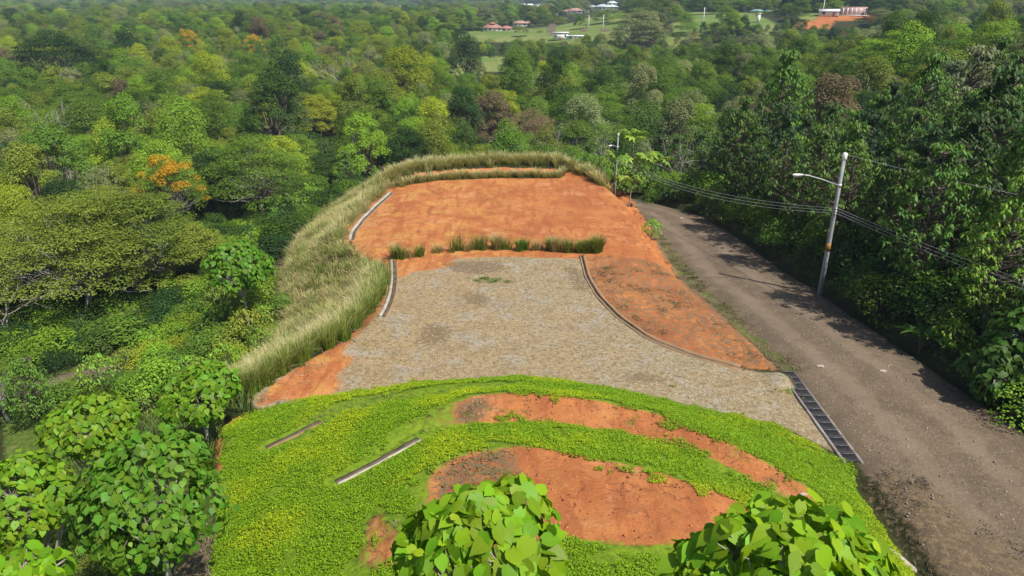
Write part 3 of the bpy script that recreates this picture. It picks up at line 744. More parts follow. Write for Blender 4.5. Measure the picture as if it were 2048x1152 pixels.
kerb("kerb", W([(1765, 1088), (1800, 1115), (1832, 1142)]), 0.12, 0.08, MAT['concrete'], "thin pale concrete edge in the groundcover at the foreground road bank", "kerb")
kerb("road_edge", [p[:2].tolist() + [0] for p in road_r[3:11]], 0.10, 0.03, MAT['channel'], "dark earth lip along the forest side of the gravel road", "road edge", 0.18, 1, 0.2)

gutter_lines = [np.array(resample(list(W(q)), 0.2)) + np.array([-0.12, 0.12]) for q in ([(676, 968), (720, 946), (760, 926), (800, 904), (842, 880)], [(536, 898), (575, 880), (610, 863), (645, 845)])]
def trench_drain():
    x0, y0, y1, w = 13.5, 22.95, 30.2, 0.62
    zt = 0.07
    root = empty("trench_drain", (x0, (y0 + y1) / 2, zt)); o = np.array([x0, (y0 + y1) / 2, zt]); L = y1 - y0
    tag(root, "long black iron trench grate set across the lot entrance", "drain grate")
    Geo().box((0, 0, -0.22), (w, L, 0.2)).build("pit", MAT['pit'], root)
    Geo().box((-w / 2 - 0.05, 0, -0.09), (0.10, L + 0.1, 0.20)).build("concrete_rail", MAT['rail'], root)
    Geo().box((w / 2 + 0.035, 0, -0.10), (0.07, L + 0.1, 0.19)).build("concrete_rail", MAT['rail'], root)
    n = 13; pl = L / n
    g = Geo()
    for k in range(12):
        g.box((-w / 2 + 0.04 + k * (w - 0.08) / 11, 0, 0), (0.020, pl - 0.05, 0.03))
    me = g.mesh("grate_panel", MAT['iron'])
    ce = Geo().box((0, pl / 2 - 0.022, 0.006), (w - 0.02, 0.022, 0.034)).mesh("cross_bar", MAT['bar'])
    for i in range(n):
        p = link("grate_panel", me, root, (rng.normal() * 0.008, -L / 2 + pl * (i + 0.5), -0.02))
        link("cross_bar", ce, p)
        p.rotation_euler = (rng.normal() * 0.006, rng.normal() * 0.006, rng.normal() * 0.006)
trench_drain()

# ------------------------------------------------------------------ poles and wires
def ordinal(n):
    w = ["first", "second", "third", "fourth", "fifth", "sixth", "seventh", "eighth", "ninth", "tenth", "eleventh", "twelfth", "thirteenth", "fourteenth", "fifteenth", "sixteenth", "seventeenth", "eighteenth", "nineteenth", "twentieth",
         "twenty-first", "twenty-second", "twenty-third", "twenty-fourth", "twenty-fifth", "twenty-sixth", "twenty-seventh", "twenty-eighth", "twenty-ninth", "thirtieth", "thirty-first", "thirty-second", "thirty-third", "thirty-fourth", "thirty-fifth", "thirty-sixth", "thirty-seventh", "thirty-eighth", "thirty-ninth", "fortieth"]
    return w[n] if n < len(w) else "last"

def street_pole(base, h, rb, rt, arm_dir, arm_z, arm_len, label):
    root = empty("lamp_pole", base); tag(root, label, "lamp pole")
    Geo().tube([(0, 0, -0.3), (0, 0, h * 0.33), (0, 0, h * 0.66), (0, 0, h)], [rb, rb * 0.67 + rt * 0.33, rb * 0.33 + rt * 0.67, rt], 14, True).build("shaft", MAT['pole'], root, True)
    zb = h * 0.36; rbz = rb + (rt - rb) * 0.36
    Geo().tube([(0, 0, zb - 0.26), (0, 0, zb + 0.26)], [rbz + 0.018, rbz + 0.006], 14, True).build("painted_band", MAT['band'], root, True)
    Geo().tube([(0, 0, h - 0.38), (0, 0, h - 0.3), (0, 0, h + 0.02), (0, 0, h + 0.08)], [rt + 0.01, rt + 0.05, rt + 0.05, rt * 0.7], 12, True).build("top_cap", MAT['lamp_white'], root, True)
    a = np.array([arm_dir[0], arm_dir[1], 0]); a = a / np.linalg.norm(a)
    pts = [a * (0.05) + (0, 0, arm_z), a * (arm_len * 0.5) + (0, 0, arm_z + arm_len * 0.17), a * (arm_len * 0.85) + (0, 0, arm_z + arm_len * 0.27), a * arm_len + (0, 0, arm_z + arm_len * 0.29)]
    arm = Geo().tube(pts, 0.032, 8, True).build("lamp_arm", MAT['steel'], root, True)
    Geo().tube([(0, 0, arm_z - 0.10), (0, 0, arm_z + 0.10)], rb + (rt - rb) * arm_z / h + 0.02, 12, True).build("clamp", MAT['steel'], root, True)
    e = np.array(pts[-1]); L = 0.62
    prof = [(-0.05, 0.05), (0.06, 0.11), (0.25, 0.15), (0.45, 0.15), (0.57, 0.10), (0.62, 0.02)]
    g = Geo(); n = 12; ang = np.arange(n) * 2 * math.pi / n; side = np.cross(a, (0, 0, 1.0)); V = []
    for (t, r) in prof:
        c = e + a * t + np.array([0, 0, 0.01])
        V.append(c + r * (np.cos(ang)[:, None] * side + np.sin(ang)[:, None] * np.array([0, 0, 0.45])))
    V = np.concatenate(V); F = [(i * n + j, i * n + (j + 1) % n, (i + 1) * n + (j + 1) % n, (i + 1) * n + j) for i in range(len(prof) - 1) for j in range(n)]
    g.add(V, F); hd = g.build("lamp_head", MAT['lamp_white'], root, True)
    Geo().tube([e + a * 0.08 + (0, 0, -0.055), e + a * 0.30 + (0, 0, -0.075), e + a * 0.50 + (0, 0, -0.055)], [0.07, 0.095, 0.06], 8, True).build("lens", MAT['steel'], hd)
    for i in range(3):
        z = h * 0.60 + i * 0.16; r = rb + (rt - rb) * z / h
        Geo().tube([(0.0, -r - 0.02, z - 0.06), (0.0, -r - 0.02, z + 0.06)], 0.045, 8, True).build("insulator", MAT['lamp_white'], root, True)
    return root
pb = U(1641, 578, lambda x, y: roadz(x, y) + 0.4)
pb[2] = float(height(pb[0], pb[1]))
POLE_H = 9.3
street_pole(tuple(pb), POLE_H, 0.17, 0.10, (-1.0, -0.12), 7.35, 2.55, "grey concrete street lamp pole with orange band standing beside the gravel road")
fpx, fpy = 1231, 385
d_far = 79.0
fb = np.array([0, d_far, 0.0]); dr = ray(1233, 330); fb[0] = dr[0] / dr[1] * d_far; fb[2] = float(height(fb[0], fb[1]))
ftop = CAM_H - d_far * math.tan(PITCH - math.atan((576 - 266) / FPX))
FAR_H = ftop - fb[2]
street_pole(tuple(fb), FAR_H, 0.12, 0.075, (-0.55, -0.8), FAR_H * 0.80, 1.5, "slim grey lamp pole behind the grassy rim of the orange terrace")

def wire(a, b, sag, label, r=0.010):
    a = np.array(a, float); b = np.array(b, float)
    t = np.linspace(0, 1, 25)[:, None]
    p = a + (b - a) * t; p[:, 2] -= (4 * sag * t * (1 - t))[:, 0]
    o = Geo().tube(p - p[0], r, 5).build("power_wire", MAT['wire'], None, True, loc=p[0])
    tag(o, label, "wire", "overhead wires on the lamp poles")
    return p
pt = np.array(pb)
lv_names = ["upper", "middle", "lower"]
nxt = np.array([27.5, 12.0, 6.0])
for i in range(3):
    z = POLE_H * 0.60 + (2 - i) * 0.16
    wire(pt + (0.1, 0, z), nxt + (0, 0, 0.2 + 0.28 * (2 - i)), 0.55, f"{lv_names[i]} of three thin wires from the near lamp pole past the dark forest")
    wire(pt + (-0.1, 0, z), fb + (0.1, 0, FAR_H * 0.60 + (2 - i) * 0.16), 1.0 + 0.1 * i, f"{lv_names[i]} of three thin wires between the two lamp poles")
wire(pt + (0.1, 0, POLE_H - 0.05), nxt + (7, 1, 3.9), 0.7, "single wire from the near lamp pole's white top to the picture's right edge")
wire(fb + (-0.05, 0, FAR_H - 0.3), (-2.0, 100, -2.5), 0.4, "single wire sloping down from the slim far lamp pole into the trees")
sp = pt + (0.1, 0, POLE_H * 0.60 + 0.16)
tq = 0.42
spc = sp + (nxt + (0, 0, 0.48) - sp) * tq - np.array([0, 0, 4 * 0.55 * tq * (1 - tq)])
tag(Geo().tube([(0, 0, -0.26), (0, 0, 0.26)], 0.022, 6, True).build("wire_spacer", MAT['steel'], None, loc=spc), "short rod holding the three near wires apart", "wire spacer")

# ------------------------------------------------------------------ tree prototypes
def limb(g, a, b, r0, r1, bend, r, n=6, k=4):
    t = np.linspace(0, 1, k)[:, None]
    p = np.array(a) + (np.array(b) - np.array(a)) * t
    p = p + np.sin(t * math.pi) * r.normal(size=3) * bend
    g.tube(p, np.linspace(r0, r1, k), n)

def crown_leaves(blobs, n, L, r, up=0.6, asp=0.62, shell=(0.72, 1.06), low=-0.25, dr=0.3):
    c = np.array([b[0] for b in blobs]); R = np.array([b[1] for b in blobs])
    area = (R[:, 0] * R[:, 1]) ** 0.9; area = area / area.sum()
    k = r.choice(len(blobs), n, p=area)
    d = rdir(int(n * 2.2), r); d = d[(d[:, 2] > low) | (r.random(len(d)) < 0.15)][:n]
    while len(d) < n: d = np.vstack([d, rdir(n, r)])[:n]
    Pp = c[k] + d * R[k] * r.uniform(shell[0], shell[1], (n, 1))
    N = unit(d / R[k] * R[k].mean(1, keepdims=True) * 0.8 + np.array([0, 0, up]) + r.normal(size=(n, 3)) * 0.30)
    LL = L * r.uniform(0.65, 1.35, n)
    return leaf_quads(Pp, N, LL, LL * asp, dr, r)

def dome_tree(seed, h, R, nb, nl, L, flat=0.75, trunk_h=0.42, blobr=0.30, multi=1, bark='bark', crown_depth=0.55, open_=0.0):
    """tapered trunk, limbs to every leaf clump, and a crown of many clumps"""
    r = np.random.default_rng(seed); blobs = []
    g = Geo(); fork = np.array([r.normal() * 0.2, r.normal() * 0.2, h * trunk_h])
    limb(g, (0, 0, -0.6), fork, 0.028 * h, 0.018 * h, 0.15, r, 8, 5)
    for i in range(nb):
        t = (i + 0.5) / nb; a = i * 2.39996 + r.normal() * 0.3
        rr = R * math.sqrt(t) * r.uniform(0.72, 1.0)
        zt = h * (1 - crown_depth * (rr / R) ** 1.9) - r.random() * h * 0.10 - blobr * R * 0.5
        if r.random() < 0.22: zt -= h * 0.14
        s = blobr * R * r.uniform(0.65, 1.3)
        c = np.array([rr * math.cos(a), rr * math.sin(a), zt])
        blobs.append((c, np.array([s, s * r.uniform(0.8, 1.2), s * flat])))
        if i % 2 == 0 or open_ > 0:
            m = fork + (c - fork) * 0.5 + np.array([0, 0, -0.05 * h])
            limb(g, fork + r.normal(size=3) * 0.1, m, 0.011 * h, 0.007 * h, 0.25, r, 5, 3); limb(g, m, c, 0.007 * h, 0.002 * h, 0.25, r, 4, 3)
    V, F = crown_leaves(blobs, nl, L, r)
    return g.mesh("trunk", MAT[bark]), mesh_np("crown", V, [F], MAT['leaf'])

def layer_tree(seed, h, R, tiers, nb, nl, L, bark='pale_bark'):
    """wide spreading tree whose leaf sprays lie in flat shelves"""
    r = np.random.default_rng(seed); blobs = []; g = Geo()
    fork = np.array([r.normal() * 0.5, r.normal() * 0.5, h * 0.30])
    limb(g, (0, 0, -0.8), fork, 0.03 * h, 0.02 * h, 0.35, r, 8, 6)
    for i in range(nb):
        t = (i + 0.5) / nb; a = i * 2.39996 + r.normal() * 0.35
        rr = R * math.sqrt(t) * r.uniform(0.7, 1.0)
        tier = r.integers(tiers)
        z = h * (0.97 - 0.60 * (rr / R) ** 2.1 - 0.085 * tier * (1 - 0.3 * rr / R)) - r.random() * 0.05 * h
        s = R * r.uniform(0.16, 0.30)
        c = np.array([rr * math.cos(a), rr * math.sin(a), z])
        blobs.append((c, np.array([s, s, s * 0.30])))
        c = c - np.array([0, 0, s * 0.32]); m = fork + (c - fork) * 0.6 - np.array([0, 0, 0.04 * h])
        limb(g, fork + r.normal(size=3) * 0.12, m, 0.011 * h, 0.006 * h, 0.3, r, 5, 3); limb(g, m, c, 0.006 * h, 0.002 * h, 0.3, r, 4, 3)
    V, F = crown_leaves(blobs, nl, L, r, up=1.1, low=-0.05, asp=0.55)
    return g.mesh("trunk", MAT[bark]), mesh_np("crown", V, [F], MAT['leaf'])

def bare_tree(seed, h, spread, m='pale_bark', depth=5, twig=3):
    r = np.random.default_rng(seed); g = Geo()
    def grow_(p, d, L, rad, lev):
        q = p + d * L
        k = p + d * L * 0.5 + r.normal(size=3) * L * 0.06
        g.tube([p, k, q], [rad, rad * 0.82, rad * 0.62], 7 if lev == 0 else (5 if lev < 3 else 3))
        if lev >= depth: return
        n = 3 if lev < 2 else r.integers(2, twig + 1)
        for i in range(n):
            dd = unit(d + r.normal(size=3) * spread + np.array([0, 0, 0.12]))
            grow_(q if i < 2 else k, dd, L * r.uniform(0.62, 0.86), rad * 0.58, lev + 1)
    grow_(np.array([0, 0, -0.5]), np.array([0, 0, 1.0]), h * 0.30, 0.018 * h, 0)
    return g.mesh("trunk", MAT[m])

def broad_tree(seed, h, R, ncl, per, L, bark='bark'):
    """tree of large drooping leaves held in whorls at the twig ends"""
    r = np.random.default_rng(seed); g = Geo(); cl = []
    top = np.array([r.normal() * 0.4, r.normal() * 0.4, h * 0.8])
    limb(g, (0, 0, -0.6), top, 0.017 * h, 0.006 * h, 0.25, r, 7, 6)
    Vs = []; Fs = []; n0 = 0
    for i in range(ncl):
        t = (i + 0.5) / ncl; a = i * 2.39996 + r.normal() * 0.4
        z = h * (0.30 + 0.70 * t) ; prof = math.sin(min(1.0, 0.12 + 1.02 * t) * math.pi) ** 0.6 if t < 0.93 else 0.25
        rr = R * prof * r.uniform(0.45, 1.05)
        c = np.array([rr * math.cos(a), rr * math.sin(a), z])
        st = np.array([0, 0, max(0.15 * h, z - rr * 0.6)]); st[:2] = top[:2] * st[2] / top[2]
        if i % 2 == 0: limb(g, st, c, 0.005 * h, 0.0015 * h, 0.12, r, 4, 3)
        n = int(per * r.uniform(0.7, 1.3)); ang = r.uniform(0, 6.28, n)
        el = r.uniform(-0.75, 0.35, n)
        out = np.stack([np.cos(ang) * np.cos(el), np.sin(ang) * np.cos(el), np.sin(el)], 1)
        LL = L * r.uniform(0.7, 1.2, n)
        Pp = c + out * (LL[:, None] * 0.6) + r.normal(size=(n, 3)) * 0.1
        N = unit(np.array([0, 0, 1.0]) + out * 0.75 + r.normal(size=(n, 3)) * 0.25)
        Wd = LL * 0.46
        T = unit(out - N * np.sum(out * N, 1, keepdims=True)); Sd = np.cross(N, T)
        A = Pp - T * LL[:, None] * 0.5; C = Pp + T * LL[:, None] * 0.5 - np.array([0, 0, 1]) * LL[:, None] * 0.22
        M = Pp + N * LL[:, None] * 0.07
        B = M + Sd * Wd[:, None] * 0.5 - N * Wd[:, None] * 0.22; D = M - Sd * Wd[:, None] * 0.5 - N * Wd[:, None] * 0.22
        V = np.stack([A, B, C, D, M], 1).reshape(-1, 3); q = np.arange(n)[:, None] * 5
        F = np.concatenate([q + np.array([[0, 1, 4]]), q + np.array([[1, 2, 4]]), q + np.array([[2, 3, 4]]), q + np.array([[3, 0, 4]])])
        Vs.append(V); Fs.append(F + n0); n0 += len(V)
    return g.mesh("trunk", MAT[bark]), mesh_np("crown", np.concatenate(Vs), [np.concatenate(Fs)], MAT['bigleaf'])

PROTO = {
    'dome': [dome_tree(1, 13, 5.6, 42, 16000, 0.25, crown_depth=0.75, blobr=0.28), dome_tree(2, 14, 5.0, 36, 14000, 0.26, 0.9, 0.3, 0.32, crown_depth=0.8), dome_tree(3, 12, 6.2, 60, 18000, 0.24, 0.6, 0.35, 0.22, crown_depth=0.75), dome_tree(4, 15, 5.4, 34, 15000, 0.26, 0.95, 0.3, 0.33, crown_depth=0.85), dome_tree(17, 13, 5.0, 64, 15000, 0.22, 0.8, 0.3, 0.20, crown_depth=0.8)],
    'layer': [layer_tree(5, 13, 8.5, 4, 90, 26000, 0.25), layer_tree(6, 12, 7.5, 3, 76, 21000, 0.26), layer_tree(7, 14, 7.0, 5, 80, 20000, 0.25)],
    'airy': [dome_tree(8, 12, 4.6, 46, 5000, 0.22, 0.7, 0.3, 0.20, bark='pale_bark', open_=1, crown_depth=0.75), dome_tree(9, 13, 4.2, 40, 4600, 0.21, 0.8, 0.25, 0.20, bark='pale_bark', open_=1, crown_depth=0.8)],
    'tall': [dome_tree(10, 17, 4.4, 34, 13000, 0.26, 1.0, 0.45, 0.32, crown_depth=0.55), dome_tree(18, 16, 4.0, 42, 12000, 0.24, 1.1, 0.3, 0.27, crown_depth=0.85)],
    'broad': [broad_tree(11, 11, 3.4, 290, 14, 0.31), broad_tree(12, 12, 3.0, 260, 14, 0.33), broad_tree(13, 9, 3.2, 260, 14, 0.29), broad_tree(14, 10, 3.8, 330, 13, 0.27)],
    'bush': [dome_tree(15, 3.2, 1.9, 22, 1700, 0.20, 0.8, 0.12, 0.36, crown_depth=0.7), dome_tree(16, 2.6, 2.2, 24, 1900, 0.17, 0.8, 0.12, 0.34, crown_depth=0.75), broad_tree(19, 3.0, 1.6, 60, 8, 0.30)],
}
PROTO['bare'] = [(bare_tree(21, 12, 0.42), None), (bare_tree(22, 10, 0.5, 'grey_twig'), None), (bare_tree(23, 11, 0.36), None)]
FORM = {'dome': ["round crowned", "heavy domed", "wide bushy", "lumpy crowned", "dense domed"], 'layer': ["wide shelf crowned", "flat topped spreading", "tiered spreading"], 'airy': ["thin crowned", "open twiggy"], 'tall': ["tall narrow", "tall leafy"], 'broad': ["large leaved", "slim large leaved", "low large leaved", "bushy large leaved"], 'bush': ["small leaved", "low rounded", "long leaved"], 'bare': ["bare pale branched", "leafless grey twiggy", "bare upright"]}
TINTS = {'dark green': (0.062, 0.120, 0.017), 'mid green': (0.118, 0.208, 0.024), 'olive green': (0.175, 0.228, 0.028), 'bright green': (0.180, 0.305, 0.024), 'yellow green': (0.270, 0.335, 0.022), 'grey green': (0.205, 0.235, 0.095), 'brownish': (0.170, 0.130, 0.070), 'deep green': (0.034, 0.080, 0.018)}

def plant(name, kind, var, loc, h=None, rz=None, tint='mid green', sc=None, squash=1.0):
    tm, cm = PROTO[kind][var]
    root = empty(name, loc, rng.uniform(0, 6.28) if rz is None else rz, (sc or 1.0,) * 2 + ((sc or 1.0) * squash,))
    link("trunk", tm, root)
    if cm is not None:
        o = link("crown", cm, root)
        c = TINTS[tint] if isinstance(tint, str) else tint
        k = rng.uniform(0.85, 1.4)
        o.color = (c[0] * k * rng.uniform(0.9, 1.1), c[1] * k, c[2] * k, 1)
    root["_form"] = FORM[kind][var % len(FORM[kind])]
    root["_tint"] = tint if isinstance(tint, str) else ""
    return root
PH = {'dome': [13, 14, 12, 15, 13], 'layer': [13, 12, 14], 'airy': [12, 13], 'tall': [17, 16], 'broad': [11, 12, 9, 10], 'bush': [3.2, 2.6, 3.0], 'bare': [12, 10, 11]}

def special(px, ytop, d, kind, var, tint, label, name="forest_tree", hmax=22, cat="tree"):
    """a tree the photograph singles out: its line of sight, how far off it stands and where its top shows"""
    r0 = ray(px, 576); x = r0[0] / r0[1] * d
    # the horizontal direction of the column px at ground distance d
    dd = ray(px, ytop); t = d / dd[1]; x = dd[0] * t; ztop = CAM_H + dd[2] * t
    keep.append((px, ytop, 0.5 * FPX * {'layer': 7.5, 'dome': 5.2, 'bare': 3.5, 'broad': 3.0}.get(kind, 4.0) / d, d))
    zg = float(height(x, d)); h = min(max(ztop - zg, 2.0), hmax)
    o = plant(name, kind, var, (x, d, zg - 0.1), tint=tint, sc=h / PH[kind][var])
    tag(o, label, cat)
    return o, np.array([x, d]), h
placed = []   # (x, y, radius)
keep = []     # trees the view must stay open to: column, top row, half width, distance
def sp_add(*a, rad=5.0, **k):
    o, p, h = special(*a, **k); placed.append((p[0], p[1], rad)); return o
def squeeze(o, f): o.scale[0] *= f; o.scale[1] *= f

sp_add(500, 268, 96, 'layer', 0, 'mid green', "huge spreading green tree of shelf-like foliage behind the orange blossom tree", rad=9)
sp_add(600, 330, 92, 'layer', 2, 'mid green', "spreading green tree below the huge shelf tree, nearest the grass slope", rad=6)
sp_add(985, 172, 135, 'dome', 4, 'brownish', "big rounded brown dry crowned tree behind the terrace", rad=8)
sp_add(100, 32, 210, 'layer', 1, 'deep green', "very dark broad tree on the far left skyline", rad=12)
sp_add(243, 14, 260, 'dome', 1, 'deep green', "very dark rounded tree beside the far skyline's dark broad tree", rad=8)
sp_add(570, 168, 150, 'bare', 0, None, "tall pale leafless tree in front of the lime green crowns", rad=3)
sp_add(630, 185, 158, 'dome', 2, 'yellow green', "lime green rounded tree behind the tall pale leafless tree", rad=7)
sp_add(540, 195, 160, 'dome', 0, 'yellow green', "lime green tree to the left of the tall pale leafless tree", rad=6)
sp_add(75, 165, 125, 'bare', 2, None, "pale leafless forked tree among olive crowns near the left edge", rad=3)
sp_add(680, 60, 190, 'bare', 0, None, "pale branched tree showing against dark crowns left of the far field", rad=3)
sp_add(1375, 215, 80, 'bare', 1, None, "grey leafless tree with splayed limbs above the road bend", rad=2)
sp_add(1115, 205, 105, 'bare', 1, None, "grey twiggy leafless tree behind the grassy rim of the terrace", rad=3)
sp_add(500, 440, 66, 'bare', 1, None, "small pale branched tree under the forest edge above the heart-leaved round tree", rad=2)
sp_add(230, 600, 52, 'bare', 1, None, "low tangled dry tree at the foot of the big olive tree", rad=2, hmax=5)
sp_add(725, 28, 420, 'bare', 1, None, "pale silvery leafless tree on the far slope below the red roofed pavilion", rad=4)
sp_add(120, 395, 57, 'layer', 0, 'olive green', "large olive spreading tree overhanging the left edge", rad=8)
sp_add(235, 372, 60, 'layer', 1, 'olive green', "olive spreading tree with a leaning pale trunk above the dry tangle", rad=6)
sp_add(385, 440, 60, 'dome', 2, 'olive green', "olive rounded tree between the leaning pale trunk and the heart-leaved round tree", rad=5)
sp_add(805, 85, 175, 'dome', 0, 'yellow green', "lime green tree standing out below the dark ridge left of the far field", rad=6)
sp_add(930, 62, 250, 'dome', 3, 'deep green', "dark rounded tree at the edge of the small bright field", rad=9)
sp_add(560, 92, 170, 'dome', 1, 'deep green', "dark tree at the foot of the pale branched group left of centre", rad=7)
sp_add(540, 128, 135, 'dome', 4, 'dark green', "dark round tree above the lime crowns left of centre", rad=6)
sp_add(1280, 0, 330, 'layer', 1, 'grey green', "tall greyish umbrella tree at the edge of the far pasture", rad=8)
sp_add(1300, 12, 332, 'airy', 0, 'grey green', "thin umbrella tree right beside the tall greyish one at the pasture", rad=5)
sp_add(750, 345, 84, 'broad', 2, (0.17, 0.30, 0.03), "bright lime leafy tree peeping over the terrace's left rim", rad=3)
sp_add(690, 300, 88, 'broad', 1, 'mid green', "large leaved tree just left of the bright lime one at the rim", rad=3)

# trees in blossom: a leafy crown with a cap of orange flowers
def blossom_tree(px, ytop, d, R, label):
    o, p, h = special(px, ytop, d, 'layer', 1, 'mid green', label)
    placed.append((p[0], p[1], R))
    s = R / 7.5; o.scale[0] = s; o.scale[1] = s
    r = np.random.default_rng(int(px))
    blobs = []
    for i in range(46):
        a = r.uniform(0, 6.28); rr = 7.0 * math.sqrt(r.random())
        blobs.append((np.array([rr * math.cos(a), rr * math.sin(a), 12 * (1.03 - 0.52 * (rr / 7.0) ** 2) - r.random() * 0.9]), np.array([1.25, 1.25, 0.7]) * r.uniform(0.6, 1.2)))
    V, F = crown_leaves(blobs, 7000, 0.23, r, up=0.9, low=-0.1)
    b = link("blossom", mesh_np("blossom", V, [F], MAT['leaf']), o); b.color = (0.62, 0.33, 0.014, 1)
blossom_tree(325, 312, 88, 4.6, "tree covered in orange blossom among the green crowns on the left")
blossom_tree(372, 58, 300, 6.0, "distant tree with a dome of orange blossom, the left one of two")
blossom_tree(505, 70, 290, 5.5, "distant tree flecked with orange blossom, the right one of two")

# ------------------------------------------------------------------ the forest: scattered by hand of the land
cleared = [lot_poly, pad_poly, ramp_poly, bank_poly, green_poly, strip_poly, slope_poly] + pastures + bare + lanes
road_c = [(a[:2] + b[:2]) / 2 for a, b in zip(resample(road_l, 2), resample(road_r, 2))]
rl_arr = np.array(resample(road_l, 1.0))[:, :2]; rr_arr = np.array(resample(road_r, 1.0))[:, :2]
def clear_of(x, y, rad):
    """which of the points stand clear of the road, the lot, the terraces and the fields"""
    ok = ~inpoly(x, y, road_poly)
    for p in cleared: ok &= ~inpoly(x, y, p)
    nr = np.nonzero(ok & (y < 112))[0]
    d = np.full(len(nr), 1e9)
    for arr in (rr_arr, rl_arr):
        d = np.minimum(d, np.min(np.hypot(arr[None, :, 0] - x[nr, None], arr[None, :, 1] - y[nr, None]), 1))
    bad = d < rad[nr] * 0.62 + 1.2
    for p in cleared[:7]:
        pp = np.array(resample(list(p) + [p[0]], 1.0))
        bad |= np.min(np.hypot(pp[None, :, 0] - x[nr, None], pp[None, :, 1] - y[nr, None]), 1) < rad[nr] * 0.55
    ok[nr[bad]] = False
    return ok
def hides_house(x, y, ztop):
    q = project((x, y, ztop))
    for (hx, hy), hp in zip(houses_px, houses_at):
        if hp[1] > y > hp[1] * 0.55 and abs(q[0] - hx) < 44 and q[1] < hy - 3: return True
        if math.hypot(hp[0] - x, hp[1] - y) < 16: return True
    for (bx, by, bw) in ((960, 132, 70), (1420, 60, 90), (1100, 60, 130), (1650, 44, 90)):
        if abs(q[0] - bx) < bw and q[1] < by and 120 < y < 330: return True
    return False
trees = []  # x, y, kind, var, tint, scale
def add_trees(cand):
    """dart throwing: cand holds x, y, radius, kind, variant, tint, scale"""
    X = np.array([c[0] for c in cand]); Y = np.array([c[1] for c in cand]); Rd = np.array([c[2] for c in cand])
    ok = clear_of(X, Y, Rd); Zg = height(X, Y)
    A = np.zeros((len(placed) + len(cand), 3)); n = len(placed); A[:n] = np.array(placed)
    for i in np.nonzero(ok)[0]:
        x, y, rad, kind, var, tint, sc = cand[i]
        if np.any((A[:n, 0] - x) ** 2 + (A[:n, 1] - y) ** 2 < (0.62 * (rad + A[:n, 2])) ** 2): continue
        zt = float(Zg[i]) + PH[kind][var] * sc
        if hides_house(x, y, zt): continue
        if y < 92 and -22 < x < 12 and zt > CAM_H - (CAM_H + 1.5) * y / 92.0: continue
        q = project((x, y, zt)); hw = FPX * rad / y
        if any(y < kd and abs(q[0] - kx) < kw + hw * 0.8 and q[1] < ky + kw * (3.0 if kd < 200 else 1.2) for (kx, ky, kw, kd) in keep): continue
        A[n] = (x, y, rad); n += 1
        placed.append((x, y, rad)); trees.append((x, y, kind, var, tint, sc))
tw = list(TINTS)
rt = np.random.default_rng(77)
def pick_tint(x, y):
    v = fbm(np.array(x / 40.0 + 9), np.array(y / 40.0), 2)
    p = np.array([0.16, 0.26, 0.20, 0.12, 0.06, 0.12, 0.03, 0.05])
    if x > 14: p = np.array([0.26, 0.34, 0.12, 0.06, 0.01, 0.13, 0.01, 0.07])
    elif x < -20: p = np.array([0.12, 0.22, 0.28, 0.13, 0.09, 0.10, 0.04, 0.02])
    return tw[rt.choice(8, p=p / p.sum())]
# the big-leaved wood on the hill right of the road
cand = []
for _ in range(4200):
    y = rt.uniform(8, 92); x = rt.uniform(19, 24 + 0.72 * y)
    edge_d = np.min(np.hypot(rr_arr[:, 0] - x, rr_arr[:, 1] - y))
    if edge_d < 2.7: continue
    v = int(rt.integers(4)); sc = rt.uniform(0.8, 1.2) * (0.84 + 0.16 * float(S(3, 9, edge_d)))
    if y < 30: sc *= 0.74
    tn = ['mid green', 'dark green', 'mid green', 'deep green', 'bright green', 'grey green'][rt.choice(6, p=[0.33, 0.27, 0.1, 0.12, 0.08, 0.10])]
    cand.append((x, y, 2.9 * sc, 'broad', v, tn, sc))
add_trees(cand); cand = []
# woods of the valley
for _ in range(20000):
    y = 41 + (rt.random() ** 0.66) * 339; lim = 0.80 * y + 12
    x = rt.uniform(-lim, lim)
    if x > 14 and y < 92: continue
    if x > (-17 if y > 56 else -27) and y < 88: continue
    u = rt.random()
    kind = 'dome' if u < 0.52 else ('layer' if u < 0.70 else ('airy' if u < 0.83 else ('tall' if u < 0.92 else 'bare')))
    v = int(rt.integers(len(PROTO[kind]))); sc = rt.uniform(0.62, 1.12)
    if y < 75: sc *= 0.8
    rad = {'dome': 4.9, 'layer': 6.6, 'airy': 3.6, 'tall': 3.7, 'bare': 3.2}[kind] * sc
    cand.append((x, y, rad, kind, v, pick_tint(x, y), sc))
add_trees(cand)

# which of them the picture shows largest: those stand as trees of their own, the rest read as one mass
def in_frame(t):
    x, y = t[0], t[1]; z = float(height(x, y)); a = project((x, y, z + PH[t[2]][t[3]] * t[5])); b = project((x, y, z))
    return -160 < a[0] < 2230 and a[1] < 1160 and b[1] > -40
shown = [t for t in trees if in_frame(t)]
shown.sort(key=lambda t: math.hypot(t[0], t[1]))
N_SINGLE = 285
single, mass = shown[:N_SINGLE], shown[N_SINGLE:]
outside = [t for t in trees if not in_frame(t) and t[0] > 18 and t[1] < 60]

def row_labels(objs, rows, where, group, noun, cat):
    """rows of things from near to far, each counted along its row from the left of the picture"""
    objs = sorted(objs, key=lambda o: math.hypot(o.location.x, o.location.y))
    per = math.ceil(len(objs) / rows)
    for i in range(rows):
        row = objs[i * per:(i + 1) * per]
        row.sort(key=lambda o: o.location.x / max(o.location.y, 1))
        for j, o in enumerate(row):
            tn = (o["_tint"] + " ") if o["_tint"] and o["_form"].split()[0] not in ("bare", "leafless") else ""
            tag(o, f"{tn}{o['_form']} {noun}, {ordinal(j)} from left, {ordinal(i)} row {where}", cat, group)

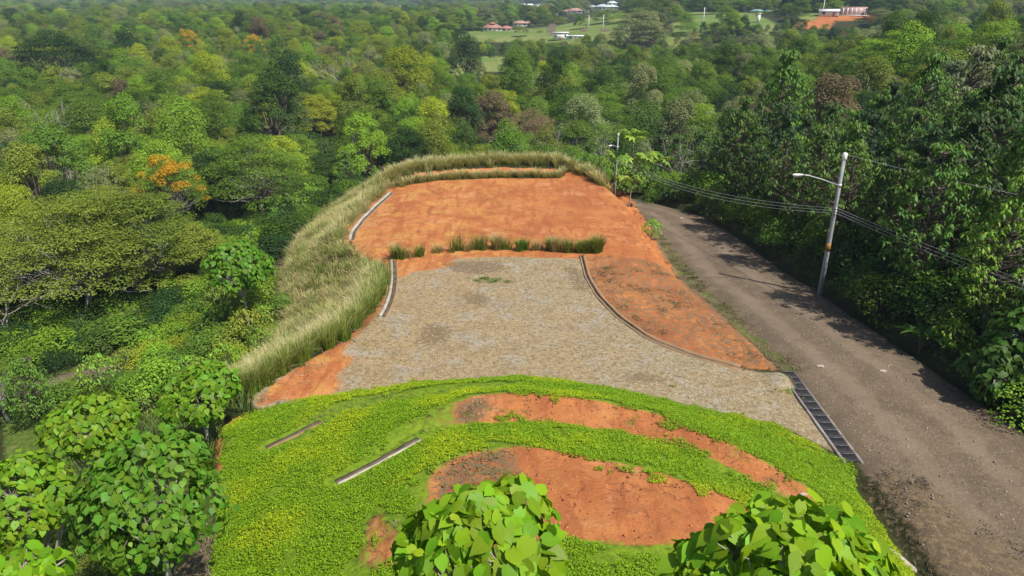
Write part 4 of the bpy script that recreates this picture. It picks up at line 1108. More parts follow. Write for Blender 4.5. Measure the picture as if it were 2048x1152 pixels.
R_obj = []; V_obj = []
for t in single + outside:
    x, y, kind, v, tint, sc = t
    o = plant("forest_tree", kind, v, (x, y, float(height(x, y)) - 0.15), tint=tint, sc=sc, squash=rt.uniform(0.9, 1.12))
    (R_obj if kind == 'broad' else V_obj).append(o)
for o in R_obj:
    for ch in o.children:
        if ch.name.startswith('crown'): c = ch.color; ch.color = (c[0] * 0.72, c[1] * 0.80, c[2] * 0.95, 1)
row_labels(R_obj, max(1, math.ceil(len(R_obj) / 24)), "of roadside woods", "trees of the wood beside the road", "tree", "tree")
row_labels(V_obj, max(1, math.ceil(len(V_obj) / 24)), "of valley forest", "trees of the valley forest", "tree", "tree")

# ------------------------------------------------------------------ the far forest, one mass of crowns
field_px = [(1300, 1505, 26, 80), (1110, 1300, 36, 82), (900, 1110, 46, 80), (885, 1020, 116, 146), (1570, 1755, 32, 56), (1505, 1565, 44, 68)]
field_d = [hit((a + b) / 2, d_)[1] for a, b, c, d_ in field_px]
def hides_field(x, y, zg, h):
    """would this crown stand between the drone and one of the open fields?"""
    cx, cy = project((x, y, zg + h)); bx, by = project((x, y, zg))
    return any(y < fd + 4 and y > fd * 0.45 and a - 8 < cx < b + 8 and cy < d_ - 3 and by > c for (a, b, c, d_), fd in zip(field_px, field_d))
def far_forest():
    """one mass: a point for every crown, the crowns set on them by geometry nodes"""
    r = np.random.default_rng(5); Pt, Sc, Rz, Pid, Tn = [], [], [], [], []
    kinds = [('dome', i) for i in range(5)] + [('layer', i) for i in range(3)] + [('airy', i) for i in range(2)] + [('tall', i) for i in range(2)] + [('bush', 0), ('bush', 1)]
    Rk = {'dome': [5.6, 5.0, 6.2, 5.4, 5.0], 'layer': [8.5, 7.5, 7.0], 'airy': [4.6, 4.2], 'tall': [4.4, 4.0], 'bush': [1.9, 2.2]}
    def crown(x, y, z, h, R, kind, v, tint):
        Pt.append((x, y, z)); Sc.append((R / Rk[kind][v], R / Rk[kind][v], h / PH[kind][v])); Rz.append(r.uniform(0, 6.28)); Pid.append(kinds.index((kind, v))); Tn.append((*np.clip(tint, 0, 1), 1))
    for (x, y, kind, v, tint, sc) in mass:
        if kind in ('bare', 'broad'): kind, v = 'airy', 0
        sc *= r.uniform(0.9, 1.15)
        if hides_field(x, y, float(height(x, y)), PH[kind][v] * sc): sc *= 0.5
        crown(x, y, float(height(x, y)) - 0.2, PH[kind][v] * sc, Rk[kind][v] * sc, kind, v, np.array(TINTS[tint]) * r.uniform(0.8, 1.35))
    # low growth between the near trunks
    ux = r.uniform(-80, 80, 6200); uy = r.uniform(40, 150, 6200)
    okk = ((ux < -18) & (uy > 44)) | ((uy > 92)) | ((ux > 25) & (uy > 20))
    for p in cleared: okk &= ~inpoly(ux, uy, p)
    okk &= ~inpoly(ux, uy, road_poly) & ~inpoly(ux, uy, weed_poly) & (np.abs(ux) < 0.8 * uy + 8)
    okk &= np.array([np.min(np.hypot(rr_arr[:, 0] - a_, rr_arr[:, 1] - b_)) > 5 for a_, b_ in zip(ux, uy)])
    uz = height(ux, uy)
    for i in np.nonzero(okk)[0][:2200]:
        crown(ux[i], uy[i], uz[i] - 0.2, r.uniform(1.4, 3.2), r.uniform(1.3, 2.6), 'bush', int(r.integers(2)), np.array([TINTS['mid green'], TINTS['dark green'], TINTS['bright green'], TINTS['deep green']][r.integers(4)]) * r.uniform(0.7, 1.2))
    tl = [TINTS[k] for k in ('mid green', 'olive green', 'dark green', 'grey green', 'bright green', 'yellow green', 'deep green')]
    X, Y, D = [], [], []
    y = 368.0
    while y < 2600:
        sp_ = 8.6 + max(0, y - 380) * 0.008
        nn = int(2 * (0.80 * y + 20) / sp_)
        for x in (np.arange(nn) + 0.5) * sp_ - (0.80 * y + 20):
            X.append(x + r.normal() * sp_ * 0.38); Y.append(y + r.normal() * sp_ * 0.38); D.append(sp_)
        y += sp_
    X = np.array(X); Y = np.array(Y); D = np.array(D)
    bad = np.zeros(len(X), bool)
    for p in pastures + bare + lanes: bad |= inpoly(X, Y, p) & (r.random(len(X)) > 0.10)
    for hp in houses_at: bad |= np.hypot(X - hp[0], Y - hp[1]) < 15
    Zt = height(X, Y)
    for i in np.nonzero(~bad)[0]:
        x, y, d = X[i], Y[i], D[i]
        if abs(x) > 0.78 * y + 40: continue
        tint = np.array(tl[r.choice(7, p=[0.30, 0.19, 0.17, 0.14, 0.10, 0.05, 0.05])]) * r.uniform(0.75, 1.35)
        h = r.uniform(5.0, 15) + d * 0.12
        if hides_house(x, y, Zt[i] + h) or hides_field(x, y, Zt[i], h):
            if r.random() < 0.35 or min(math.hypot(hp[0] - x, hp[1] - y) for hp in houses_at) < 16: continue
            crown(x, y, Zt[i] - 0.2, r.uniform(1.4, 2.6), r.uniform(1.8, 3.4), 'bush', int(r.integers(2)), tint); continue
        kind, v = kinds[r.choice(12, p=np.array([3, 3, 3, 3, 3, 1.6, 1.6, 1.6, 1.2, 1.2, 1.3, 1.3]) / 24.8)]
        crown(x, y, Zt[i] - 0.3, h, d * r.uniform(0.45, 1.0), kind, v, tint)
    n = len(Pt)
    me = bpy.data.meshes.new("distant_forest"); me.vertices.add(n); me.vertices.foreach_set('co', np.array(Pt, np.float32).ravel())
    for nm, ty, key, arr in (('scl', 'FLOAT_VECTOR', 'vector', Sc), ('tint', 'FLOAT_COLOR', 'color', Tn), ('rz', 'FLOAT', 'value', Rz)):
        at_ = me.attributes.new(nm, ty, 'POINT'); at_.data.foreach_set(key, np.array(arr, np.float32).ravel())
    at_ = me.attributes.new('pid', 'INT', 'POINT'); at_.data.foreach_set('value', np.array(Pid, np.int32))
    me.materials.append(MAT['inst'])
    ng = bpy.data.node_groups.new("forest_mass", 'GeometryNodeTree')
    ng.interface.new_socket('Geometry', in_out='INPUT', socket_type='NodeSocketGeometry'); ng.interface.new_socket('Geometry', in_out='OUTPUT', socket_type='NodeSocketGeometry')
    N = ng.nodes; L = ng.links
    gi = N.new('NodeGroupInput'); go = N.new('NodeGroupOutput'); jn = N.new('GeometryNodeJoinGeometry')
    def named(nm, ty):
        a = N.new('GeometryNodeInputNamedAttribute'); a.data_type = ty; a.inputs['Name'].default_value = nm
        return a.outputs['Attribute']
    scl = named('scl', 'FLOAT_VECTOR'); pid = named('pid', 'INT'); rz = named('rz', 'FLOAT')
    cx = N.new('ShaderNodeCombineXYZ'); L.new(rz, cx.inputs[2]); eu = N.new('FunctionNodeEulerToRotation'); L.new(cx.outputs[0], eu.inputs[0])
    for k, (kind, v) in enumerate(kinds):
        cm = PROTO[kind][v][1].copy(); cm.materials[0] = MAT['inst']; cm.name = "mass_crown"
        po = bpy.data.objects.new("mass_crown", cm)
        oi = N.new('GeometryNodeObjectInfo'); oi.inputs['Object'].default_value = po; oi.inputs['As Instance'].default_value = True
        cmp = N.new('FunctionNodeCompare'); cmp.data_type = 'INT'; cmp.operation = 'EQUAL'
        si = [q for q in cmp.inputs if q.type == 'INT' and q.enabled]; L.new(pid, si[0]); si[1].default_value = k
        ip = N.new('GeometryNodeInstanceOnPoints'); L.new(gi.outputs[0], ip.inputs['Points']); L.new(cmp.outputs[0], ip.inputs['Selection'])
        L.new(oi.outputs['Geometry'], ip.inputs['Instance']); L.new(eu.outputs[0], ip.inputs['Rotation']); L.new(scl, ip.inputs['Scale'])
        L.new(ip.outputs[0], jn.inputs[0])
    L.new(jn.outputs[0], go.inputs[0])
    o = link("distant_forest", me); md = o.modifiers.new("crowns", 'NODES'); md.node_group = ng
    tag(o, "unbroken green forest covering the valley and far hills", "forest", None, "stuff")
far_forest()
# ------------------------------------------------------------------ heart-leaved bushes: every large leaf a piece of its own
def heart_leaf(seed):
    r = np.random.default_rng(seed)
    ts = [0.0, 0.14, 0.36, 0.60, 0.82, 1.0]; wd = [0.15, 0.35, 0.40, 0.29, 0.12, 0.0]
    bend = r.uniform(0.12, 0.30); fold = r.uniform(0.10, 0.28); tw = r.normal() * 0.08
    V = []; 
    for t, w in zip(ts, wd):
        z = -bend * t * t; back = -0.10 if t == 0 else 0.0
        V += [(-w, t + back, z + fold * w * 0.6 - 0.25 * w * w + tw * w), (0, t, z - 0.02), (w, t + back, z + fold * w * 0.6 - 0.25 * w * w - tw * w)]
    F = []
    for i in range(len(ts) - 2):
        F += [(3 * i, 3 * i + 1, 3 * i + 4, 3 * i + 3), (3 * i + 1, 3 * i + 2, 3 * i + 5, 3 * i + 4)]
    k = 3 * (len(ts) - 2)
    g = Geo(); g.add(V[:k + 3] + [V[k + 4]], F); g.F[3].append(np.array([(k, k + 1, k + 3), (k + 1, k + 2, k + 3)]))
    return g
heart_geo = [heart_leaf(i) for i in range(5)]
heart_mesh = [g.mesh("leaf", MAT['heart'], True) for g in heart_geo]
camp = np.array([0, 0, CAM_H])

def heart_bush(center, R, n, L, tint, label, name="heart_leaved_bush", seed=0, cat="bush", nb=11, cap=300, mass=True, young=0.12, group=None, low=-0.45):
    r = np.random.default_rng(seed + 40); center = np.array(center, float); R = np.array(R, float)
    base = np.array([center[0], center[1], float(height(center[0], center[1]))])
    root = empty(name, base); tag(root, label, cat, group)
    c0 = center - base
    blobs = [(c0 + np.array([0, 0, 0.05]), R * 0.66)]
    for i in range(nb):
        d = rdir(1, r)[0]; d[2] = abs(d[2]) * 0.9 - 0.25
        blobs.append((c0 + d * R * 0.68, R * r.uniform(0.28, 0.46)))
    Ps, Ns, Ds = [], [], []
    bc = np.array([b[0] for b in blobs]); br = np.array([b[1] for b in blobs])
    while len(Ps) < n:
        k = r.integers(len(blobs)) if r.random() < 0.75 else 0
        d = rdir(1, r)[0]
        if d[2] < low: continue
        p = bc[k] + d * br[k] * r.uniform(0.72, 1.10)
        q = np.sum(((p - bc) / br) ** 2, 1); q[k] = 2
        if np.any(q < 0.62): continue
        Ps.append(p); Ds.append(d)
    Ps = np.array(Ps); Ds = np.array(Ds)
    N = unit(Ds * 0.75 + np.array([0, 0, 0.45]) + np.array([0.08, -0.15, 0]) + r.normal(size=(n, 3)) * 0.36)
    T = np.array([0, 0, -0.75]) + Ds * np.array([0.7, 0.7, 0.1]) + r.normal(size=(n, 3)) * 0.35
    T = unit(T - N * np.sum(T * N, 1, keepdims=True)); Sx = np.cross(T, N)
    LL = L * np.where(r.random(n) < young, r.uniform(0.40, 0.62, n), r.uniform(0.68, 1.18, n))
    wpos = Ps + base; toc = unit(camp - wpos)
    score = np.sum(toc * N, 1) * 0.8 + np.sum(unit(Ps - c0) * toc, 1) + r.normal(size=n) * 0.1
    pr = np.array([project(p) for p in wpos])
    score = np.where((pr[:, 1] < 1165) & (pr[:, 0] > -20) & (pr[:, 0] < 2070), score, score - 5)
    order = np.argsort(-score)
    g = Geo()
    limb(g, (0, 0, -0.4), c0 * 0.55, 0.10, 0.07, 0.1, r, 7, 4)
    for b in blobs:
        limb(g, c0 * 0.55, b[0], 0.05, 0.015, 0.12, r, 5, 4)
    for i in order[:140]:
        k = np.argmin(np.sum((bc - Ps[i]) ** 2, 1)); a = bc[k] + (Ps[i] - bc[k]) * 0.2
        g.tube([a, Ps[i] - T[i] * LL[i] * 0.5 - N[i] * 0.05, Ps[i] - T[i] * LL[i] * 0.5], [0.014, 0.008, 0.006], 3)
    g.build("stem", MAT['pale_bark'], root)
    tint = np.array(tint)
    for i in order[:cap]:
        o = bpy.data.objects.new("leaf", heart_mesh[int(r.integers(5))]); COL.objects.link(o); o.parent = root
        M3 = np.stack([Sx[i], T[i], N[i]], 1) * LL[i]
        M = Matrix([list(M3[0]) + [Ps[i][0] - T[i][0] * LL[i] * 0.5], list(M3[1]) + [Ps[i][1] - T[i][1] * LL[i] * 0.5], list(M3[2]) + [Ps[i][2] - T[i][2] * LL[i] * 0.5], [0, 0, 0, 1]])
        o.matrix_local = M
        c = tint * (np.array([1.35, 1.15, 1.0]) if LL[i] < L * 0.66 else np.array([1, 1, 1]))
        o.color = (c[0], c[1], c[2], 1)
    rest = order[cap:]
    if len(rest) and mass:
        gg = Geo()
        for i in rest:
            v = np.concatenate(heart_geo[int(r.integers(5))].V); M3 = np.stack([Sx[i], T[i], N[i]], 1) * LL[i]
            v = v @ M3.T + Ps[i] - T[i] * LL[i] * 0.5
            src = heart_geo[0]
            b0 = gg.n
            gg.add(v, src.F[4][0]); gg.F[3].append(src.F[3][0] + b0)
        o = gg.build("foliage", MAT['heart_mass'], root, True); o.color = (*tint, 1); o["kind"] = "stuff"
    return root
def along(px, py, dist): return camp + ray(px, py) * dist
LIME = (0.175, 0.355, 0.010); LEAFG = (0.105, 0.245, 0.018); SHADEG = (0.070, 0.165, 0.018); DARKL = (0.055, 0.125, 0.020)
heart_bush(along(968, 1108, 9.3), (1.04, 1.0, 1.20), 760, 0.265, LIME, "lime green heart-leaved tree top in the foreground in front of the orange patch", "heart_leaved_tree", 1, "tree", nb=18)
heart_bush(along(1572, 1195, 8.9), (1.26, 1.15, 1.26), 860, 0.265, LIME, "lime green heart-leaved tree top at the foreground bottom near the road bank", "heart_leaved_tree", 2, "tree", nb=20)
heart_bush(along(304, 1000, 21.5), (1.9, 1.85, 2.4), 2700, 0.225, LEAFG, "largest heart-leaved bush beside the yellow green bank", seed=3, nb=26, low=-0.9)
heart_bush(along(35, 1005, 23.0), (1.35, 1.5, 1.6), 1600, 0.225, (0.165, 0.325, 0.016), "heart-leaved bush cut by the left edge next to the largest one", seed=4, nb=20, low=-0.9)
heart_bush(along(188, 858, 27.0), (1.6, 1.5, 1.4), 1500, 0.235, (0.155, 0.30, 0.016), "heart-leaved bush rising behind the largest one", seed=5, nb=20, low=-0.9)
heart_bush(along(400, 785, 31.0), (1.6, 1.55, 1.5), 1250, 0.26, (0.135, 0.29, 0.016), "round heart-leaved bush next to the end of the tall grass hedge", seed=6, nb=18, low=-0.9)
heart_bush(along(478, 535, 52.0), (2.3, 2.2, 2.4), 1300, 0.36, (0.105, 0.25, 0.018), "bright round heart-leaved tree at the forest edge left of the dry grass slope", "heart_leaved_tree", 7, "tree", low=-0.8)
heart_bush(along(35, 1205, 18.0), (1.35, 1.3, 1.1), 420, 0.33, LIME, "small lime heart-leaved bush in the bottom left corner", seed=8, low=-0.9)
heart_bush(along(2075, 705, 39.5), (2.4, 2.2, 3.1), 1500, 0.40, SHADEG, "heart-leaved bush at the right edge beyond the gravel road", seed=9, nb=18, low=-0.9)  # leaf green darkened so the forest shade is in its colour
heart_bush(along(1992, 755, 38.5), (1.6, 1.6, 1.9), 800, 0.38, DARKL, "darker heart-leaved bush left of the one cut by the right edge", seed=10, low=-0.9)

# ------------------------------------------------------------------ shrubs on the left slope and along the road
def scatter_in(poly, n, sep, r, avoid=()):
    poly = np.asarray(poly); lo = poly.min(0); hi = poly.max(0); out = []
    for _ in range(n * 60):
        p = lo + r.random(2) * (hi - lo)
        if not inpoly(p[:1], p[1:], poly)[0]: continue
        if any(inpoly(p[:1], p[1:], q)[0] for q in avoid): continue
        if out and np.min(np.hypot(*(np.array(out) - p).T)) < sep: continue
        out.append(p)
        if len(out) >= n: break
    return out
rs = np.random.default_rng(31)
left_poly = np.vstack([W([(240, 860), (330, 830), (455, 800), (480, 770), (560, 700), (570, 650), (560, 560), (540, 540), (440, 590), (410, 640), (330, 690), (250, 720), (255, 760), (150, 790), (20, 800), (20, 830)])])
corner = W([(0, 1150), (0, 1060), (120, 1060), (210, 1090), (330, 1120), (330, 1160)])
shr = []
for p in scatter_in(left_poly, 52, 1.45, rs, [path_poly, slope_poly]):
    v = int(rs.integers(3)); sc = rs.uniform(0.45, 0.95)
    tn = ['mid green', 'bright green', 'yellow green', 'olive green'][rs.choice(4, p=[0.3, 0.38, 0.2, 0.12])]
    shr.append(plant("shrub", 'bush', v, (p[0], p[1], float(height(p[0], p[1])) - 0.1), tint=tn, sc=sc))
for p in scatter_in(corner, 9, 1.2, rs):
    v = int(rs.integers(3)); shr.append(plant("shrub", 'bush', v, (p[0], p[1], float(height(p[0], p[1])) - 0.1), tint=['dark green', 'olive green', 'mid green'][rs.integers(3)], sc=rs.uniform(0.4, 0.75)))
under_poly = W([(0, 690), (0, 630), (150, 640), (300, 640), (400, 600), (420, 630), (330, 680), (240, 700), (120, 735), (0, 765)])
for p in scatter_in(under_poly, 34, 1.25, rs, [path_poly]):
    shr.append(plant("shrub", 'bush', int(rs.integers(3)), (p[0], p[1], float(height(p[0], p[1])) - 0.1), tint=['dark green', 'mid green', 'deep green'][rs.integers(3)], sc=rs.uniform(0.4, 0.85)))
row_labels(shr, 5, "of weedy slope", "shrubs on the slope left of the lot", "shrub", "shrub")
o = plant("shrub", 'bush', 2, (*hit(500, 690)[:2], hit(500, 690)[2] - 0.1), tint=(0.22, 0.27, 0.02), sc=0.95); tag(o, "yellow leaved shrub above the round heart-leaved bush on the weedy slope", "shrub")
q = hit(75, 850); o = plant("small_tree", 'broad', 2, (q[0], q[1], q[2] - 0.1), tint=(0.10, 0.20, 0.02), sc=0.52); tag(o, "small bright tree with bare pale stems beside the grey path", "tree")
q = hit(20, 840); o = plant("small_tree", 'airy', 0, (q[0], q[1], q[2] - 0.1), tint='mid green', sc=0.36); tag(o, "small twiggy tree cut by the left edge below the grey path", "tree")
road_sh = []
rr_d = np.array(resample(road_r[1:], 1.0))
for i in range(2, len(rr_d), 1):
    for lay in range(2):
        if rs.random() < 0.18: continue
        off = (2.1 if lay == 0 else 3.9) + rs.normal() * 0.45
        p = rr_d[i][:2] + np.array([off, 0.22 * off]) + rs.normal(size=2) * 0.3
        if p[1] < 11 or p[1] > 92 or np.hypot(p[0] - pb[0], p[1] - pb[1]) < 1.3: continue
        if p[1] < 60 and project((p[0], p[1], 0))[0] > 2120: continue
        v = int(rs.choice([0, 1, 2], p=[0.25, 0.2, 0.55])); tn = ['mid green', 'dark green', 'bright green', 'deep green'][rs.choice(4, p=[0.4, 0.28, 0.22, 0.1])]
        sc = rs.uniform(0.5, 0.95) * (1.0 if lay == 0 else 1.35)
        road_sh.append(plant("shrub", 'bush', v, (p[0], p[1], float(height(p[0], p[1])) - 0.1), tint=tn, sc=sc))
row_labels(road_sh, max(1, math.ceil(len(road_sh) / 30)), "of roadside undergrowth", "undergrowth along the forest side of the road", "shrub", "shrub")
rim_sh = []
rimp = np.array(resample([U(a, b, -6.0) for a, b in [(560, 470), (640, 400), (730, 345), (850, 305), (1000, 292), (1130, 296), (1225, 330)]], 1.6))
for p in rimp:
    for lay in range(2):
        q = p[:2] * (1.03 + 0.04 * lay) + rs.normal(size=2) * 0.5
        rim_sh.append(plant("shrub", 'bush', int(rs.integers(3)), (q[0], q[1], float(height(q[0], q[1])) - 0.1), tint=['mid green', 'bright green', 'dark green'][rs.integers(3)], sc=rs.uniform(0.8, 1.6)))
row_labels(rim_sh, max(1, math.ceil(len(rim_sh) / 30)), "below the grassy rim", "bushes below the grassy rim of the terrace", "shrub", "shrub")
q = hit(1303, 478); o = plant("young_plant", 'bush', 2, (q[0], q[1], q[2] - 0.05), tint='bright green', sc=0.62); tag(o, "single bright young plant on the road verge beside the orange bank", "plant")

# ------------------------------------------------------------------ the trumpet tree with its umbrella leaves, and a paddle-leaved herb
def palmate(seed):
    r = np.random.default_rng(seed); g = Geo(); n = 8
    for i in range(n):
        a = 2 * math.pi * i / n + r.normal() * 0.08; L = r.uniform(0.85, 1.1); w = 0.19
        d = np.array([math.cos(a), math.sin(a), 0]); s_ = np.array([-d[1], d[0], 0])
        pts = [d * 0.03, d * L * 0.5 + s_ * w - (0, 0, 0.10), d * L * 0.95 - np.array([0, 0, 0.42]), d * L * 0.5 - s_ * w - (0, 0, 0.10), d * L * 0.52 + (0, 0, -0.02)]
        b0 = g.n; g.add(pts, [(0, 1, 4), (1, 2, 4), (2, 3, 4), (3, 0, 4)])
    return g.mesh("leaf", MAT['heart'])
def trumpet_tree(base, h, label, seed=0, col=(0.21, 0.36, 0.055), stems=((0, 0, 1.0), (-0.16, 0, 0.74), (0.20, 0.0, 0.72), (0.34, 0.0, 0.70), (-0.02, 0, 0.48)), rl=0.85):
    r = np.random.default_rng(seed); root = empty("trumpet_tree", base); tag(root, label, "tree")
    g = Geo(); limb(g, (0, 0, -0.3), (0.1, 0, h * 0.92), 0.07, 0.04, 0.08, r, 8, 7)
    me = [palmate(50), palmate(51)]
    for (dx, dy, f) in stems:
        e = np.array([dx * h, dy * h + r.normal() * 0.15, h * f - 0.1])
        if abs(dx) > 0.03: limb(g, (0.05, 0, max(0.2, f - 0.22) * h), e, 0.035, 0.02, 0.06, r, 6, 4)
        for k in range(11):
            a = k * 2.4 + r.random(); rad = rl * (0.35 + 0.9 * math.sqrt(k / 11))
            p = e + np.array([math.cos(a) * rad, math.sin(a) * rad, 0.25 - 0.55 * (k / 11) ** 1.3 + r.normal() * 0.06])
            g.tube([e - (0, 0, 0.05), (e + p) / 2 + (0, 0, 0.06), p], 0.010, 3)
            o = link("leaf", me[k % 2], root, p); s = rl * r.uniform(0.75, 1.1); o.scale = (s, s, s)
            t = np.array([math.cos(a), math.sin(a), 0]) * 0.55
            o.rotation_euler = (-t[1] + r.normal() * 0.12, t[0] + r.normal() * 0.12, r.random() * 6.28)
            o.rotation_mode = 'XYZ'
            c = np.array(col) * r.uniform(0.8, 1.25); o.color = (*(c if r.random() > 0.06 else np.array([0.30, 0.16, 0.03])), 1)
    g.build("trunk", MAT['pale_bark'], root, True)
tb = U(1256, 418, lambda x, y: roadz(x, y)); tb[2] = float(height(tb[0], tb[1]))
trumpet_tree(tuple(tb - (0, 0, 0.1)), CAM_H - tb[1] * math.tan(PITCH - math.atan((576 - 262) / FPX)) - tb[2], "slender pale trunked tree with umbrella leaves at the road bend", 3)
def paddle_plant(base, label, seed, n=12, L=1.5, col=(0.05, 0.13, 0.02)):
    r = np.random.default_rng(seed); root = empty("paddle_plant", base); tag(root, label, "plant")
    ts = np.linspace(0, 1, 7); V = []
    for t in ts:
        w = 0.16 * math.sin(min(1, t * 1.02 + 0.03) * math.pi) ** 0.7; z = 0.55 * t - 0.75 * t * t
        V += [(-w, t, z + 0.04), (0, t, z), (w, t, z + 0.04)]
    F = []
    for i in range(6): F += [(3 * i, 3 * i + 1, 3 * i + 4, 3 * i + 3), (3 * i + 1, 3 * i + 2, 3 * i + 5, 3 * i + 4)]
    me = Geo().add(V, F).mesh("leaf", MAT['heart'], True)
    g = Geo()
    for k in range(n):
        a = k * 2.4; hgt = r.uniform(0.4, 1.1)
        p = np.array([math.cos(a) * 0.15, math.sin(a) * 0.15, hgt])
        g.tube([(0, 0, -0.1), p * 0.6, p], 0.02, 4)
        o = link("leaf", me, root, p); s = L * r.uniform(0.7, 1.1); o.scale = (s, s, s); o.rotation_euler = (r.uniform(0.1, 0.7), r.normal() * 0.2, a - math.pi / 2); c = np.array(col) * r.uniform(0.7, 1.4); o.color = (*c, 1)
    g.build("stem", MAT['bark'], root)
q = hit(1838, 705); paddle_plant((q[0], q[1], q[2]), "clump of long paddle-shaped leaves at the dark forest edge beside the road", 1)

# ------------------------------------------------------------------ grasses
def blades(Pb, h, lean, az, w, c0, c1, geo):
    n = len(Pb); ss = np.array([0, 0.4, 0.75, 1.0]); 
    d = np.stack([np.cos(az), np.sin(az), 0 * az], 1); sd = np.stack([-np.sin(az), np.cos(az), 0 * az], 1)
    rows = []; cols = []
    for k, s_ in enumerate(ss):
        c = Pb + d * (lean * h * s_ ** 2)[:, None] + np.array([0, 0, 1.0]) * (h * (s_ - 0.35 * np.minimum(lean, 1.2) * s_ ** 2))[:, None]
        ww = w * (1.0, 0.9, 0.6, 0.0)[k]; tc = c0 + (c1 - c0) * s_ ** 1.3
        if k < 3: rows += [c - sd * ww[:, None] * 0.5, c + sd * ww[:, None] * 0.5]; cols += [tc, tc]
        else: rows += [c]; cols += [tc]
    V = np.stack(rows, 1).reshape(-1, 3); C = np.stack(cols, 1).reshape(-1, 3)
    q = np.arange(n)[:, None] * 7
    b0 = geo.n
    geo.V.append(V); geo.T.append(C); geo.n += len(V)
    geo.F[4].append(np.concatenate([q + np.array([[0, 1, 3, 2]]), q + np.array([[2, 3, 5, 4]])]) + b0); geo.F[3].append(q + np.array([[4, 5, 6]]) + b0)
def tufts(pos, nb, h, spread, lean, w, c0, c1, geo, r, hv=0.3):
    pos = np.asarray(pos); n = len(pos); k = n * nb
    az = r.uniform(0, 6.28, k); rad = spread * np.sqrt(r.random(k))
    P0 = np.repeat(pos, nb, 0); Pb = P0[:, :2] + np.stack([np.cos(az), np.sin(az)], 1) * rad[:, None]
    z = height(Pb[:, 0], Pb[:, 1]) - 0.03
    hh = np.repeat(np.broadcast_to(h, (n,)), nb) * r.uniform(1 - hv, 1 + hv, k)
    C0 = np.repeat(np.broadcast_to(np.asarray(c0, float), (n, 3)), nb, 0) * r.uniform(0.8, 1.2, (k, 1)); C1 = np.repeat(np.broadcast_to(np.asarray(c1, float), (n, 3)), nb, 0) * r.uniform(0.75, 1.2, (k, 1))
    blades(np.column_stack([Pb, z]), hh, lean * r.uniform(0.3, 1.4, k), az + r.normal(size=k) * 0.5, np.full(k, w) * r.uniform(0.7, 1.3, k), C0, C1, geo)
rg = np.random.default_rng(91)
def pts_in(poly, dens, r):
    poly = np.asarray(poly); lo = poly.min(0); hi = poly.max(0); n = int(np.prod(hi - lo) * dens)
    p = lo + r.random((n, 2)) * (hi - lo)
    return p[inpoly(p[:, 0], p[:, 1], poly)]
# tall straw-coloured grass on the slope
g = Geo(); p = pts_in(slope_poly, 7.0, rg)
v = fbm(p[:, 0] / 2.2, p[:, 1] / 2.2, 3)
dryc = np.array([0.68, 0.57, 0.29]); olive = np.array([0.34, 0.37, 0.11]); gr = np.array([0.11, 0.19, 0.02])
f = S(0.42, 0.62, v)[:, None]
tufts(p, 30, (0.55 + 0.30 * fbm(p[:, 0] * 0.9, p[:, 1] * 0.9, 3)) * rg.uniform(0.7, 1.25, len(p)), 0.30, 0.85, 0.026, olive * (1 - f) * 0.9 + gr * f * 0.9, dryc * (1 - 0.55 * f) + olive * 0.55 * f, g, rg)
p = pts_in(slope_poly, 0.9, rg)
tufts(p, 26, rg.uniform(0.7, 1.25, len(p)), 0.22, 0.5, 0.034, (0.12, 0.21, 0.02), (0.28, 0.33, 0.06), g, rg)
p = pts_in(slope_poly, 1.2, rg)
tufts(p, 12, rg.uniform(0.5, 1.1, len(p)), 0.4, 1.6, 0.026, (0.30, 0.24, 0.12), (0.55, 0.43, 0.24), g, rg)
tag(link("slope_grass", g.mesh("slope_grass", MAT['blade'], tint=True)), "tall straw coloured grass covering the slope left of the terraces", "grass", None, "stuff")
# hedge of green grass with straw plumes along the lot's left edge
g = Geo()
edge = np.array(resample(list(W([(476, 792), (500, 788), (570, 742), (660, 692), (720, 650), (752, 600), (757, 560)])), 0.22))
edge = edge + rg.normal(size=edge.shape) * 0.22
tufts(edge, 60, 1.35, 0.28, 0.45, 0.034, (0.15, 0.27, 0.016), (0.36, 0.38, 0.11), g, rg)
e2 = edge + np.array([-0.55, 0.25]); tufts(e2, 46, 1.45, 0.35, 0.55, 0.032, (0.26, 0.28, 0.06), (0.66, 0.57, 0.33), g, rg)
tag(link("grass_hedge", g.mesh("grass_hedge", MAT['blade'], tint=True)), "hedge of green grass with straw plumes along the left edge of the lot", "grass", None, "stuff")
# two rows of grass on the far rim
g = Geo()
rowA = np.array(resample(list(W([(792, 372), (880, 359), (1000, 353), (1120, 354), (1200, 360), (1206, 366)])), 0.28)); rowA = rowA + rg.normal(size=rowA.shape) * 0.18
tufts(rowA, 50, rg.uniform(0.5, 1.05, len(rowA)), 0.30, 0.6, 0.045, (0.20, 0.23, 0.04), (0.60, 0.52, 0.28), g, rg)
rowB = np.array(resample([U(a, b, PADZ + 0.7)[:2] for a, b in [(770, 359), (865, 335), (1000, 327), (1110, 329), (1190, 343), (1206, 356)]], 0.25)); rowB = np.vstack([rowB + rg.normal(size=rowB.shape) * 0.3, rowB + np.array([0, 0.9]) + rg.normal(size=rowB.shape) * 0.3])
tufts(rowB, 56, rg.uniform(0.8, 1.45, len(rowB)), 0.36, 0.6, 0.05, (0.20, 0.24, 0.04), (0.64, 0.56, 0.30), g, rg)
sideL = np.array(resample(list(W([(790, 366), (740, 405), (700, 450), (688, 480)])), 0.3)); sideL = np.vstack([sideL + np.array([-0.7, 0]) + rg.normal(size=sideL.shape) * 0.35, sideL + np.array([-1.5, 0]) + rg.normal(size=sideL.shape) * 0.4])
tufts(sideL, 36, 0.95, 0.3, 0.5, 0.038, (0.24, 0.26, 0.06), (0.64, 0.56, 0.30), g, rg)
tag(link("rim_grass", g.mesh("rim_grass", MAT['blade'], tint=True)), "double row of straw tipped grass on the far rim of the orange terrace", "grass", None, "stuff")
